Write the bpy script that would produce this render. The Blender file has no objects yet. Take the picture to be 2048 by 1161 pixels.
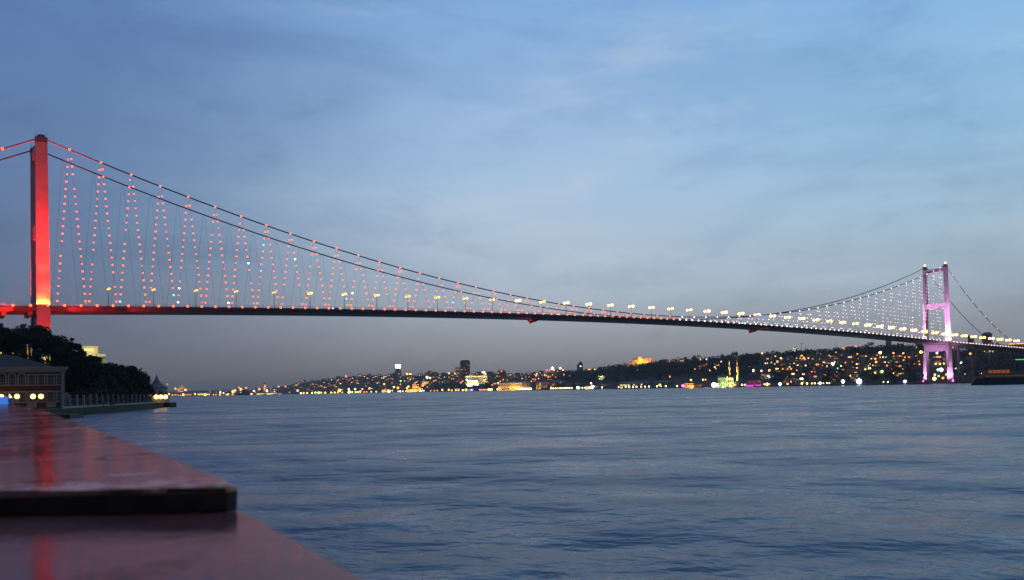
import bpy, bmesh, math, random
import numpy as np
from mathutils import Vector, Matrix

R = math.radians
rng = random.Random(7)
scene = bpy.context.scene
COL = scene.collection

# ------------------------------------------------------------------ camera
F, CX, CY, CAMH = 1637.6, 1024.0, 752.2, 4.017
PITCH, ROLL = 0.01618, 0.01956
fwd = Vector((0, math.cos(PITCH), math.sin(PITCH)))
up0 = Vector((0, -math.sin(PITCH), math.cos(PITCH)))
rt0 = Vector((1, 0, 0))
cr, sr = math.cos(ROLL), math.sin(ROLL)
right = cr * rt0 - sr * up0
up = sr * rt0 + cr * up0
CAM = Vector((0, 0, CAMH))


def ray(px, py):
    return fwd + right * ((px - CX) / F) - up * ((py - CY) / F)


def at(px, py, d):
    r = ray(px, py)
    return CAM + r * (d / r.y)


def onz(px, py, z):
    r = ray(px, py)
    return CAM + r * ((z - CAMH) / r.z)


def proj(p):
    v = Vector(p) - CAM
    d = v.dot(fwd)
    return CX + F * v.dot(right) / d, CY - F * v.dot(up) / d


cam_data = bpy.data.cameras.new('camera')
cam = bpy.data.objects.new('camera', cam_data)
COL.objects.link(cam)
M = Matrix((right, up, -fwd)).transposed().to_4x4()
M.translation = CAM
cam.matrix_world = M
cam_data.sensor_width = 36
cam_data.lens = F / 2048 * 36
cam_data.shift_y = (CY - 580.5) / 2048
cam_data.clip_start = 0.02
cam_data.clip_end = 40000
cam_data.dof.use_dof = True
cam_data.dof.focus_distance = 600
cam_data.dof.aperture_fstop = 13
scene.camera = cam
scene.view_settings.view_transform = 'Standard'
scene.view_settings.look = 'None'
scene.view_settings.exposure = 0
scene.view_settings.gamma = 1
cy = scene.cycles
cy.max_bounces = 6
cy.diffuse_bounces = 2
cy.glossy_bounces = 3
cy.transparent_max_bounces = 4
cy.volume_bounces = 0
cy.sample_clamp_indirect = 2.0
cy.caustics_reflective = False
cy.caustics_refractive = False


# ------------------------------------------------------------------ materials
def newmat(name):
    m = bpy.data.materials.new(name)
    m.use_nodes = True
    nt = m.node_tree
    return m, nt, nt.nodes['Principled BSDF']


def mat(name, c, rough=0.7, var=0.25, scale=0.5, metal=0.0, bump=0.0, bscale=2.0, spec=0.5):
    m, nt, b = newmat(name)
    tc = nt.nodes.new('ShaderNodeTexCoord')
    n = nt.nodes.new('ShaderNodeTexNoise')
    n.inputs['Scale'].default_value = scale
    n.inputs['Detail'].default_value = 5
    nt.links.new(tc.outputs['Object'], n.inputs['Vector'])
    rp = nt.nodes.new('ShaderNodeValToRGB')
    rp.color_ramp.elements[0].position = 0.3
    rp.color_ramp.elements[1].position = 0.7
    rp.color_ramp.elements[0].color = (*[x * (1 - var) for x in c], 1)
    rp.color_ramp.elements[1].color = (*[min(1, x * (1 + var)) for x in c], 1)
    nt.links.new(n.outputs['Fac'], rp.inputs['Fac'])
    nt.links.new(rp.outputs['Color'], b.inputs['Base Color'])
    b.inputs['Roughness'].default_value = rough
    b.inputs['Metallic'].default_value = metal
    b.inputs['Specular IOR Level'].default_value = spec
    if bump:
        n2 = nt.nodes.new('ShaderNodeTexNoise')
        n2.inputs['Scale'].default_value = bscale
        nt.links.new(tc.outputs['Object'], n2.inputs['Vector'])
        bp = nt.nodes.new('ShaderNodeBump')
        bp.inputs['Strength'].default_value = bump
        nt.links.new(n2.outputs['Fac'], bp.inputs['Height'])
        nt.links.new(bp.outputs['Normal'], b.inputs['Normal'])
    return m


def emit(name, c, strength, sample=False):
    m = bpy.data.materials.new(name)
    m.use_nodes = True
    nt = m.node_tree
    nt.nodes.remove(nt.nodes['Principled BSDF'])
    e = nt.nodes.new('ShaderNodeEmission')
    e.inputs['Color'].default_value = (*c, 1)
    e.inputs['Strength'].default_value = strength
    nt.links.new(e.outputs[0], nt.nodes['Material Output'].inputs['Surface'])
    m.cycles.emission_sampling = 'AUTO' if sample else 'NONE'
    return m


STEEL = mat('bridge_steel', (0.28, 0.26, 0.27), 0.55, 0.12, 0.15)
DECK = mat('deck_steel', (0.13, 0.11, 0.11), 0.6, 0.2, 0.2)
CABLE = mat('cable_steel', (0.10, 0.10, 0.11), 0.6, 0.15, 0.3)
DARKMETAL = mat('dark_metal', (0.07, 0.07, 0.08), 0.5, 0.2, 1)
LIGHTPOLE = mat('galvanised_pole', (0.7, 0.66, 0.58), 0.5, 0.1, 1)
ASPHALT = mat('asphalt', (0.05, 0.05, 0.05), 0.8, 0.2, 1)
CONCRETE = mat('concrete', (0.25, 0.24, 0.23), 0.8, 0.25, 0.2)
STONE = mat('pale_stone', (0.48, 0.45, 0.38), 0.8, 0.15, 0.12)
WHITEP = mat('white_trim', (0.26, 0.26, 0.29), 0.6, 0.12, 0.8)
REDWALL = mat('dark_red_wall', (0.09, 0.024, 0.027), 0.8, 0.25, 0.6)
ROOFT = mat('tiled_roof', (0.06, 0.034, 0.032), 0.85, 0.3, 0.6)
LEADROOF = mat('lead_roof', (0.16, 0.15, 0.16), 0.6, 0.2, 0.6)
GLASSD = mat('dark_glass', (0.03, 0.035, 0.04), 0.15, 0.3, 1.5)
TOWERD = mat('dark_tower_cladding', (0.045, 0.05, 0.065), 0.5, 0.2, 0.06)
TOWERG = mat('grey_tower_cladding', (0.2, 0.17, 0.17), 0.7, 0.2, 0.06)
BARK = mat('bark', (0.06, 0.045, 0.035), 0.9, 0.3, 1)
GRASS = mat('lawn_grass', (0.035, 0.055, 0.016), 0.9, 0.5, 0.25)
EARTH = mat('hill_earth', (0.045, 0.042, 0.035), 0.95, 0.5, 0.012)
FLAGRED = mat('red_cloth', (0.72, 0.05, 0.07), 0.8, 0.2, 0.3)
_b = FLAGRED.node_tree.nodes['Principled BSDF']
_t = FLAGRED.node_tree.nodes.new('ShaderNodeBsdfTranslucent')
_t.inputs['Color'].default_value = (.85, .06, .08, 1)
_m = FLAGRED.node_tree.nodes.new('ShaderNodeMixShader')
_m.inputs[0].default_value = .55
FLAGRED.node_tree.links.new(_b.outputs[0], _m.inputs[1])
FLAGRED.node_tree.links.new(_t.outputs[0], _m.inputs[2])
FLAGRED.node_tree.links.new(_m.outputs[0], FLAGRED.node_tree.nodes['Material Output'].inputs['Surface'])
HULL = mat('dark_hull', (0.018, 0.018, 0.022), 0.5, 0.3, 0.3)
SHIPW = mat('ship_superstructure', (0.22, 0.17, 0.14), 0.6, 0.2, 0.4)
BLUEP = emit('blue_glow', (0.06, 0.26, 0.9), .75)
PALEP = mat('pale_grey_plastic', (0.42, 0.40, 0.50), 0.4, 0.1, 9)
COPPER = mat('greened_copper', (0.2, 0.28, 0.22), 0.7, 0.2, 0.2)

LEAF = [mat('dark_foliage', (0.022, 0.030, 0.014), 0.8, 0.6, 0.18),
        mat('olive_foliage', (0.040, 0.045, 0.022), 0.8, 0.6, 0.15)]
WOODM = mat('woodland_foliage', (0.036, 0.045, 0.028), 0.9, 0.55, 0.02)
HW = [mat('house_wall_ochre', (0.33, 0.24, 0.17), 0.85, 0.3, 0.08),
      mat('house_wall_grey', (0.3, 0.29, 0.29), 0.85, 0.3, 0.08),
      mat('house_wall_rose', (0.3, 0.2, 0.18), 0.85, 0.3, 0.08)]
HWN = ['ochre', 'grey', 'rose']

E = {
    'a': ('amber', emit('amber_lamp', (1, .36, .07), 5, True)),
    'w': ('warm white', emit('warm_white_lamp', (1, .68, .30), 7, True)),
    'c': ('cool white', emit('cool_white_lamp', (.74, .88, 1), 7, True)),
    'r': ('red', emit('red_lamp', (1, .10, .12), 5, True)),
    'g': ('greenish', emit('greenish_lamp', (.6, 1, .28), 3.4, True)),
    'y': ('yellow', emit('yellow_lamp', (1, .60, .09), 5, True)),
    'b': ('bluish white', emit('bluish_white_lamp', (.62, .74, 1), 10, True)),
    'o': ('orange', emit('orange_lamp', (1, .24, .04), 3.7, True)),
    'm': ('magenta', emit('magenta_lamp', (1, .12, .75), 5, True)),
    't': ('teal', emit('teal_lamp', (.08, .8, .75), 3.4, True)),
}
WIN = {
    'a': ('amber', emit('amber_window', (1, .40, .09), 2.1)),
    'o': ('orange', emit('orange_window', (1, .27, .05), 1.8)),
    'w': ('pale', emit('pale_window', (1, .72, .34), 2.4)),
    'g': ('greenish', emit('greenish_window', (.6, 1, .5), 1.2)),
    'r': ('reddish', emit('reddish_window', (1, .15, .08), 1.1)),
    'd': ('dim', emit('dim_window', (1, .55, .25), 0.35)),
    'm': ('magenta', emit('magenta_window', (.95, .06, .65), 1.6)),
    'y': ('yellow', emit('yellow_window', (1, .72, .22), 1.9)),
    'c': ('icy', emit('icy_window', (.45, .9, 1), 5)),
    'b': ('blue', emit('blue_window', (.13, .14, 1), 1.6)),
    'l': ('leafy yellow', emit('villa_window', (1, .85, .26), 1.1)),
}
REDBULB = emit('red_bulb', (1, .10, .038), 4.0)
DIMRED = emit('dim_red_bulb', (1, .10, .06), 2.2)
DECKRED = emit('deck_red_bulb', (1, .12, .04), 4.6, True)
DECKPINK = emit('deck_pink_bulb', (1, .64, .62), 4.0, True)
PINKBULB = emit('pinkish_white_bulb', (1, .68, .76), 3.4)
WHITEBULB = emit('white_bulb', (.95, 1, .85), 6)
BLUEBULB = emit('blue_bulb', (.2, .5, 1), 4)
LAMPDIM = emit('lamp_globe_dim', (1, .64, .10), 1.7, True)
LAMPMID = emit('lamp_globe_mid', (1, .46, .08), 4.5, True)
LAMPHOT = emit('lamp_globe_bright', (1, .45, .11), 10, True)
PALLAMP = emit('palace_lamp_globe', (1, .52, .15), 5.5, True)
SIGNW = emit('white_sign_face', (.97, .95, 1), 9)


# ------------------------------------------------------------------ mesh building
class MB:
    def __init__(s):
        s.v, s.f, s.m = [], [], []

    def add(s, vs, fs, mi=0):
        o = len(s.v)
        s.v += [tuple(v) for v in vs]
        s.f += [tuple(i + o for i in f) for f in fs]
        s.m += [mi] * len(fs)
        return s

    def box(s, c, size, rz=0, mi=0, taper=1.0):
        x, y, z = size[0] / 2, size[1] / 2, size[2] / 2
        ca, sa = math.cos(rz), math.sin(rz)
        vs = []
        for sz in (-1, 1):
            k = 1 if sz < 0 else taper
            for sx, sy in ((-1, -1), (1, -1), (1, 1), (-1, 1)):
                px, py = sx * x * k, sy * y * k
                vs.append((c[0] + ca * px - sa * py, c[1] + sa * px + ca * py, c[2] + sz * z))
        return s.add(vs, [(3, 2, 1, 0), (4, 5, 6, 7), (0, 1, 5, 4), (1, 2, 6, 5), (2, 3, 7, 6), (3, 0, 4, 7)], mi)

    def hexa(s, b, t, mi=0):
        return s.add(list(b) + list(t), [(3, 2, 1, 0), (4, 5, 6, 7), (0, 1, 5, 4), (1, 2, 6, 5), (2, 3, 7, 6), (3, 0, 4, 7)], mi)

    def lathe(s, c, prof, n=12, mi=0, ry=1.0):
        o, k = [], len(prof)
        for r, z in prof:
            for i in range(n):
                a = 2 * math.pi * i / n
                o.append((c[0] + r * math.cos(a), c[1] + ry * r * math.sin(a), c[2] + z))
        fs = [(j * n + i, j * n + (i + 1) % n, (j + 1) * n + (i + 1) % n, (j + 1) * n + i)
              for j in range(k - 1) for i in range(n)]
        fs.append(tuple(reversed(range(n))))
        fs.append(tuple((k - 1) * n + i for i in range(n)))
        return s.add(o, fs, mi)

    def tube(s, pts, r, n=6, mi=0):
        pts = [Vector(p) for p in pts]
        rs = r if isinstance(r, (list, tuple)) else [r] * len(pts)
        o = []
        for i, p in enumerate(pts):
            d = (pts[min(i + 1, len(pts) - 1)] - pts[max(i - 1, 0)]).normalized()
            a = d.cross(Vector((0, 0, 1)))
            if a.length < 1e-3:
                a = d.cross(Vector((1, 0, 0)))
            a.normalize()
            b = a.cross(d)
            for k in range(n):
                t = 2 * math.pi * k / n
                o.append(p + (a * math.cos(t) + b * math.sin(t)) * rs[i])
        fs = [(j * n + i, j * n + (i + 1) % n, (j + 1) * n + (i + 1) % n, (j + 1) * n + i)
              for j in range(len(pts) - 1) for i in range(n)]
        fs.append(tuple(reversed(range(n))))
        fs.append(tuple((len(pts) - 1) * n + i for i in range(n)))
        return s.add(o, fs, mi)

    def ball(s, c, r, n=8, mi=0, sz=1.0):
        k = max(4, n // 2)
        prof = [(max(1e-4, r * math.sin(math.pi * i / k)), -r * sz * math.cos(math.pi * i / k)) for i in range(k + 1)]
        return s.lathe(c, prof, n, mi)

    def mesh(s, name, mats, origin=(0, 0, 0), smooth=False):
        me = bpy.data.meshes.new(name)
        ox, oy, oz = origin
        me.from_pydata([(x - ox, y - oy, z - oz) for x, y, z in s.v], [], s.f)
        for m in (mats if isinstance(mats, (list, tuple)) else [mats]):
            me.materials.append(m)
        me.polygons.foreach_set('material_index', s.m)
        if smooth:
            me.polygons.foreach_set('use_smooth', [True] * len(me.polygons))
        me.update()
        return me

    def build(s, name, mats, parent=None, smooth=False, origin=None):
        if origin is None:
            origin = worldloc(parent) if parent else (0, 0, 0)
        o = bpy.data.objects.new(name, s.mesh(name, mats, origin, smooth))
        COL.objects.link(o)
        if parent:
            o.parent = parent
        else:
            o.location = origin
        return o


def worldloc(o):
    p = Vector((0, 0, 0))
    while o is not None:
        p = p + o.location
        o = o.parent
    return p


USED = {}


def tag(o, label=None, cat=None, group=None, kind=None):
    if label:
        o['label'] = label
    if cat:
        o['category'] = cat
    if group:
        o['group'] = group
    if kind:
        o['kind'] = kind
    return o


def empty(name, loc, label=None, cat=None, group=None, rz=0):
    o = bpy.data.objects.new(name, None)
    COL.objects.link(o)
    o.location = loc
    o.rotation_euler = (0, 0, rz)
    o.empty_display_size = 0.5
    return tag(o, label, cat, group)


def inst(name, me, parent, loc=(0, 0, 0), scale=None):
    o = bpy.data.objects.new(name, me)
    COL.objects.link(o)
    o.parent = parent
    o.location = loc
    if scale:
        o.scale = scale
    return o


def copy_tree(o, parent=None):
    c = o.copy()
    COL.objects.link(c)
    if parent:
        c.parent = parent
    for ch in list(o.children):
        copy_tree(ch, c)
    return c


ONES = ['', 'first', 'second', 'third', 'fourth', 'fifth', 'sixth', 'seventh', 'eighth', 'ninth', 'tenth', 'eleventh',
        'twelfth', 'thirteenth', 'fourteenth', 'fifteenth', 'sixteenth', 'seventeenth', 'eighteenth', 'nineteenth']
TENS = ['', '', 'twenty', 'thirty', 'forty', 'fifty', 'sixty', 'seventy', 'eighty', 'ninety']
TENTH = ['', '', 'twentieth', 'thirtieth', 'fortieth', 'fiftieth', 'sixtieth', 'seventieth', 'eightieth', 'ninetieth']


def nth(n):
    if n < 20:
        return ONES[n]
    return TENTH[n // 10] if n % 10 == 0 else TENS[n // 10] + '-' + ONES[n % 10]


# lamp in the place: a real light beside the thing it floods
def flood(loc, c, L, r, alb=0.45, radius=0.3):
    """point lamp giving radiance L on a surface of albedo alb at distance r"""
    v = Vector((loc[0], loc[1], 0)).normalized() * r
    return spot(loc, Vector(loc) + v + Vector((0, 0, r * .15)), c, L, 130, alb, radius, .5)


def spot(loc, target, c, L, ang, alb=0.36, radius=0.3, blend=0.6):
    d = bpy.data.lights.new('floodlight', 'SPOT')
    v = Vector(target) - Vector(loc)
    d.energy = 40 * L * v.length ** 2 / alb
    d.color = c
    d.spot_size = R(ang)
    d.spot_blend = blend
    d.shadow_soft_size = radius
    o = bpy.data.objects.new('floodlight', d)
    COL.objects.link(o)
    o.location = loc
    o.rotation_euler = v.to_track_quat('-Z', 'Y').to_euler()
    return o


# ------------------------------------------------------------------ sky
SUN_EL, SUN_AZ = R(1.0), R(75)
world = bpy.data.worlds.new('World')
scene.world = world
world.use_nodes = True
wt = world.node_tree
for n in list(wt.nodes):
    wt.nodes.remove(n)


def wn(t, **k):
    n = wt.nodes.new(t)
    for a, b in k.items():
        setattr(n, a, b)
    return n


def wmath(op, a, b=None, c=None, clamp=False):
    n = wn('ShaderNodeMath', operation=op, use_clamp=clamp)
    for i, v in enumerate((a, b, c)):
        if v is None:
            continue
        if isinstance(v, (int, float)):
            n.inputs[i].default_value = v
        else:
            wt.links.new(v, n.inputs[i])
    return n.outputs[0]


def srgb(r, g, b):
    f = lambda u: (u / 255 / 12.92) if u < 10.3 else ((u / 255 + 0.055) / 1.055) ** 2.4
    return (f(r), f(g), f(b), 1)


def wramp(fac, stops, interp='EASE'):
    n = wn('ShaderNodeValToRGB')
    cr_ = n.color_ramp
    cr_.interpolation = interp
    while len(cr_.elements) < len(stops):
        cr_.elements.new(0.5)
    for e, (p, c) in zip(cr_.elements, stops):
        e.position = p
        e.color = c
    wt.links.new(fac, n.inputs['Fac'])
    return n.outputs['Color']


tc = wn('ShaderNodeTexCoord')
sep = wn('ShaderNodeSeparateXYZ')
wt.links.new(tc.outputs['Generated'], sep.inputs[0])
sx, sy, sz = sep.outputs
zc = wmath('MAXIMUM', sz, 0.0)
zn = wmath('DIVIDE', zc, 0.5, clamp=True)            # 0.5 = 30 degrees up
skyL = wramp(zn, [(0.0, srgb(106, 102, 105)), (0.10, srgb(99, 103, 114)), (0.26, srgb(88, 110, 142)), (0.50, srgb(92, 128, 172)),
                  (0.85, srgb(80, 122, 180)), (1.0, srgb(76, 118, 178))], 'B_SPLINE')
skyC = wramp(zn, [(0.0, srgb(142, 134, 135)), (0.10, srgb(149, 150, 156)), (0.26, srgb(178, 194, 210)), (0.50, srgb(170, 201, 231)),
                  (0.85, srgb(120, 167, 220)), (1.0, srgb(108, 156, 214))], 'B_SPLINE')
skyR = wramp(zn, [(0.0, srgb(162, 158, 157)), (0.10, srgb(146, 151, 158)), (0.26, srgb(168, 189, 204)), (0.50, srgb(158, 202, 232)),
                  (0.85, srgb(122, 176, 228)), (1.0, srgb(110, 165, 222))], 'B_SPLINE')
azf = wmath('DIVIDE', sx, wmath('MAXIMUM', wmath('SQRT', wmath('ADD', wmath('MULTIPLY', sx, sx), wmath('MULTIPLY', sy, sy))), 1e-4))


def smooth(v, a, b):
    n = wn('ShaderNodeMapRange', interpolation_type='SMOOTHSTEP')
    n.inputs['From Min'].default_value = a
    n.inputs['From Max'].default_value = b
    wt.links.new(v, n.inputs['Value'])
    return n.outputs[0]


def wmix(f, a, b, mode='MIX'):
    n = wn('ShaderNodeMix', data_type='RGBA', blend_type=mode)
    if isinstance(f, (int, float)):
        n.inputs[0].default_value = f
    else:
        wt.links.new(f, n.inputs[0])
    for s_, v in ((6, a), (7, b)):
        if isinstance(v, tuple):
            n.inputs[s_].default_value = v
        else:
            wt.links.new(v, n.inputs[s_])
    return n.outputs[2]


# soft mottled cloud and long diagonal wisps
def wnoise(scale, detail, rough, dist=0.0, rot=0.0, stretch=(1, 1, 1), loc=(0, 0, 0)):
    mp = wn('ShaderNodeMapping')
    mp.inputs['Rotation'].default_value[1] = rot
    mp.inputs['Location'].default_value = loc
    mp.inputs['Scale'].default_value = stretch
    wt.links.new(tc.outputs['Generated'], mp.inputs['Vector'])
    n = wn('ShaderNodeTexNoise')
    n.inputs['Scale'].default_value = scale
    n.inputs['Detail'].default_value = detail
    n.inputs['Roughness'].default_value = rough
    n.inputs['Distortion'].default_value = dist
    wt.links.new(mp.outputs[0], n.inputs['Vector'])
    return n.outputs['Fac']


cl1 = wnoise(3.2, 6, 0.55, 0.4, R(12), (1, 1, 2.2), (.3, 0, .1))
cl2 = wnoise(2.6, 6, 0.6, 0.5, R(22), (1.2, 1, 5.5), (1.7, 0, .4))
cl3 = wnoise(8.0, 5, 0.6, 0.3, R(10), (1, 1, 1.9), (.9, 0, .7))
base = wmix(smooth(azf, -0.55, 0.02), skyL, skyC)
base = wmix(smooth(azf, 0.02, 0.52), base, skyR)
c1 = wmix(smooth(cl1, 0.55, 0.34), base, wmix(1.0, base, (0.88, 0.90, 0.93, 1), 'MULTIPLY'))
wis = wmath('MULTIPLY', smooth(cl2, 0.48, 0.74), wmath('MULTIPLY', smooth(sz, 0.04, 0.16), smooth(azf, -0.5, 0.1)))
c2 = wmix(wis, c1, wmix(0.48, c1, srgb(196, 210, 224)))
c2 = wmix(wmath('MULTIPLY', smooth(cl2, 0.48, 0.30), smooth(sz, 0.02, 0.15)), c2, wmix(1.0, c2, (0.84, 0.865, 0.90, 1), 'MULTIPLY'))
c2 = wmix(smooth(cl3, 0.46, 0.30), c2, wmix(1.0, c2, (0.90, 0.92, 0.94, 1), 'MULTIPLY'))
# at dusk the sky overhead and behind (east) is much darker
fz = wmath('SUBTRACT', 1.0, wmath('MULTIPLY', smooth(sz, 0.65, 1.0), 0.45))
fe = wmath('SUBTRACT', 1.0, wmath('MULTIPLY', smooth(sy, 0.40, -0.35), 0.74))
fzn = wn('ShaderNodeCombineColor')
for q in range(3):
    wt.links.new(wmath('MULTIPLY', fz, fe), fzn.inputs[q])
c2 = wmix(0.10, c2, srgb(152, 156, 164))
c2 = wmix(1.0, c2, fzn.outputs[0], 'MULTIPLY')
# below the horizon: dark
c2 = wmix(smooth(sz, 0.0, -0.05), c2, srgb(60, 62, 72))
bg = wn('ShaderNodeBackground')
wt.links.new(c2, bg.inputs['Color'])
bg.inputs['Strength'].default_value = 1.06
nish = wn('ShaderNodeTexSky', sky_type='NISHITA')
nish.sun_disc = False
nish.sun_elevation = R(-4)
nish.sun_rotation = SUN_AZ
bg2 = wn('ShaderNodeBackground')
wt.links.new(nish.outputs[0], bg2.inputs['Color'])
bg2.inputs['Strength'].default_value = 0.05
ad = wn('ShaderNodeAddShader')
wt.links.new(bg.outputs[0], ad.inputs[0])
wt.links.new(bg2.outputs[0], ad.inputs[1])
wo = wn('ShaderNodeOutputWorld')
wt.links.new(ad.outputs[0], wo.inputs['Surface'])
world.cycles.sampling_method = 'MANUAL'
world.cycles.sample_map_resolution = 512

sd = bpy.data.lights.new('sun', 'SUN')
sd.energy = 0.03
sd.angle = R(12)
sd.color = (1, .8, .7)
so = bpy.data.objects.new('sun', sd)
COL.objects.link(so)
so.rotation_euler = (R(84), 0, R(-75))

# ------------------------------------------------------------------ water
wm, nt, b = newmat('strait_water')
tcn = nt.nodes.new('ShaderNodeTexCoord')


def noise(scale, detail=3, rough=.5, stretch=(1, 1, 1), dist=0.0, rot=0.0):
    mp = nt.nodes.new('ShaderNodeMapping')
    mp.inputs['Scale'].default_value = stretch
    mp.inputs['Rotation'].default_value[2] = rot
    nt.links.new(tcn.outputs['Object'], mp.inputs['Vector'])
    n = nt.nodes.new('ShaderNodeTexNoise')
    n.inputs['Scale'].default_value = scale
    n.inputs['Detail'].default_value = detail
    n.inputs['Roughness'].default_value = rough
    n.inputs['Distortion'].default_value = dist
    nt.links.new(mp.outputs[0], n.inputs['Vector'])
    return n.outputs['Fac']


def nmath(op, a, b2):
    n = nt.nodes.new('ShaderNodeMath')
    n.operation = op
    for i, v in enumerate((a, b2)):
        if isinstance(v, (int, float)):
            n.inputs[i].default_value = v
        else:
            nt.links.new(v, n.inputs[i])
    return n.outputs[0]


h = nmath('MULTIPLY', noise(0.36, 4.5, .55, (0.95, 1.0, 1), 0.1, 0.3), 0.95)
h = nmath('ADD', h, nmath('MULTIPLY', noise(0.95, 3, .5, (0.95, 1.0, 1), 0.1, 0.6), 0.13))
h = nmath('ADD', h, nmath('MULTIPLY', noise(0.15, 2.5, .5, (0.9, 1.0, 1), 0.2, -0.2), 1.15))
h = nmath('ADD', h, nmath('MULTIPLY', noise(0.05, 2, .5, (0.8, 1.0, 1), 0.2), 2.2))
h = nmath('ADD', h, nmath('MULTIPLY', noise(0.013, 2, .5, (0.7, 1.2, 1), 0.3), 6.0))
# slicks and wind-ruffled patches
pm_ = nmath('ADD', nmath('MULTIPLY', noise(0.15, 7, .68, (0.55, 0.9, 1), 0.2, 0.1), .6), nmath('MULTIPLY', noise(0.03, 5, .6, (0.5, 1.2, 1), 0.2, -0.1), .4))


def mrange(v, a, b2, c, d):
    n = nt.nodes.new('ShaderNodeMapRange')
    n.interpolation_type = 'SMOOTHSTEP'
    for q, x in zip(('From Min', 'From Max', 'To Min', 'To Max'), (a, b2, c, d)):
        n.inputs[q].default_value = x
    nt.links.new(v, n.inputs['Value'])
    return n.outputs[0]


bp = nt.nodes.new('ShaderNodeBump')
nt.links.new(mrange(pm_, .36, .64, .25, 1.0), bp.inputs['Strength'])
bp.inputs['Distance'].default_value = 1.0
nt.links.new(mrange(pm_, .36, .64, .16, .42), b.inputs['Roughness'])
nt.links.new(h, bp.inputs['Height'])
nt.links.new(bp.outputs['Normal'], b.inputs['Normal'])
b.inputs['Base Color'].default_value = (0.115, 0.165, 0.215, 1)
b.inputs['IOR'].default_value = 1.40
mb = MB()
ys = [-150, -40, 0, 40, 120, 300, 700, 1500, 3000, 6000, 12000]
xs = [-8500, -3000, -1000, -300, 0, 300, 1000, 3000, 8500]
mb.add([(x, y, 0) for y in ys for x in xs],
       [(j * 9 + i, j * 9 + i + 1, (j + 1) * 9 + i + 1, (j + 1) * 9 + i) for j in range(10) for i in range(8)])
tag(mb.build('water', wm), 'dusky blue strait with long soft ripples', 'water', kind='structure')

# ------------------------------------------------------------------ far shore terrain
KN = np.array([
    (250, 6300, 7500, 786), (340, 6200, 7400, 784), (400, 6000, 7200, 781), (460, 5600, 7000, 781), (500, 5300, 6600, 780),
    (545, 4900, 6200, 776), (580, 4500, 5600, 769), (620, 4200, 5300, 761), (680, 3900, 5000, 756.5), (740, 3600, 4700, 753.5),
    (800, 3300, 4400, 750), (850, 3050, 4100, 749), (900, 2850, 3900, 749), (950, 2600, 3600, 749.5), (1000, 2350, 3300, 749),
    (1040, 2200, 3000, 748.5), (1090, 2050, 2800, 745), (1160, 1850, 2500, 741.5), (1200, 1750, 2350, 736), (1240, 1680, 2250, 729.5),
    (1290, 1600, 2150, 725.5), (1330, 1530, 2050, 722), (1370, 1470, 2000, 715), (1420, 1380, 1900, 714), (1480, 1290, 1800, 711),
    (1540, 1230, 1750, 706), (1600, 1190, 1700, 702), (1660, 1160, 1650, 699), (1720, 1140, 1620, 695), (1800, 1120, 1600, 692),
    (1860, 1112, 1600, 692), (1900, 1112, 1600, 694), (1950, 1100, 1500, 692), (2050, 1050, 1450, 690), (2200, 1000, 1400, 688),
    (2500, 900, 1300, 690)], float)


def kn(px):
    return [float(np.interp(px, KN[:, 0], KN[:, i])) for i in (1, 2, 3)]


def wood_h(px):   # how much of the skyline is tree, in metres
    return float(np.interp(px, [500, 640, 1000, 1180, 1250, 1900], [3, 7, 7, 9, 9, 8]))


def terr(px, w):
    ds, dc, ysk = kn(px)
    crest = at(px, ysk, dc)
    zc_ = crest.z - wood_h(px)
    d = ds + (dc - ds) * min(w, 1.0)
    if w <= 1:
        s = max(0.0, w - 0.02) / 0.98
        z = 1.6 + (zc_ - 1.6) * (0.25 * s + 0.75 * s ** 0.85)
        bumpy = math.sin(px * .045 + w * 7) * math.sin(px * .021 - w * 9) * 3.5 * math.sin(math.pi * min(1, w))
        z += bumpy if w > .05 else 0
    else:
        z = zc_ - (w - 1) * 25
        d = dc + (w - 1) * 900
    p = at(px, ysk, d)
    return Vector((p.x, d, z))


mb = MB()
PXS = list(np.arange(250, 2501, 15))
WS = [-0.02, 0, .02, .06, .12, .2, .3, .4, .5, .6, .7, .8, .9, 1.0, 1.4, 2.0]
for px in PXS:
    for w in WS:
        p = terr(px, max(w, 0))
        if w < 0:
            p.z = -1.0
        elif w == 0:
            p.z = 1.6
        mb.v.append(tuple(p))
nw = len(WS)
for i in range(len(PXS) - 1):
    for j in range(nw - 1):
        a = i * nw + j
        mb.f.append((a, a + nw, a + nw + 1, a + 1))
        mb.m.append(0)
tag(mb.build('hill', EARTH, smooth=True), 'dark wooded hills along the far shore', 'hill', kind='structure')


def ground(px, py, off=0.0):
    """terrain point that shows at this place of the far shore (off = metres above ground)"""
    lo, hi = 0.0, 1.0
    for _ in range(26):
        m = (lo + hi) / 2
        p = terr(px, m) + Vector((0, 0, off))
        if proj(p)[1] > py:
            lo = m
        else:
            hi = m
    return terr(px, lo), lo


# ------------------------------------------------------------------ foliage
def leaf_cloud(mb, centre, rad, n, size, rg, hollow=0.55):
    cx_, cy_, cz_ = centre
    for _ in range(n):
        while True:
            x, y, z = rg.uniform(-1, 1), rg.uniform(-1, 1), rg.uniform(-1, 1)
            q = x * x + y * y + z * z
            if hollow ** 2 < q < 1:
                break
        s = size * rg.uniform(.55, 1.3)
        a = Vector((rg.gauss(0, 1), rg.gauss(0, 1), rg.gauss(0, 1))).normalized()
        bq = a.cross(Vector((rg.gauss(0, 1), rg.gauss(0, 1), rg.gauss(0, 1)))).normalized()
        c = Vector((cx_ + x * rad[0], cy_ + y * rad[1], cz_ + z * rad[2]))
        o = len(mb.v)
        mb.v += [tuple(c - a * s), tuple(c - bq * s * .5), tuple(c + a * s), tuple(c + bq * s * .5)]
        mb.f.append((o, o + 1, o + 2, o + 3))
        mb.m.append(0)


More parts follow.
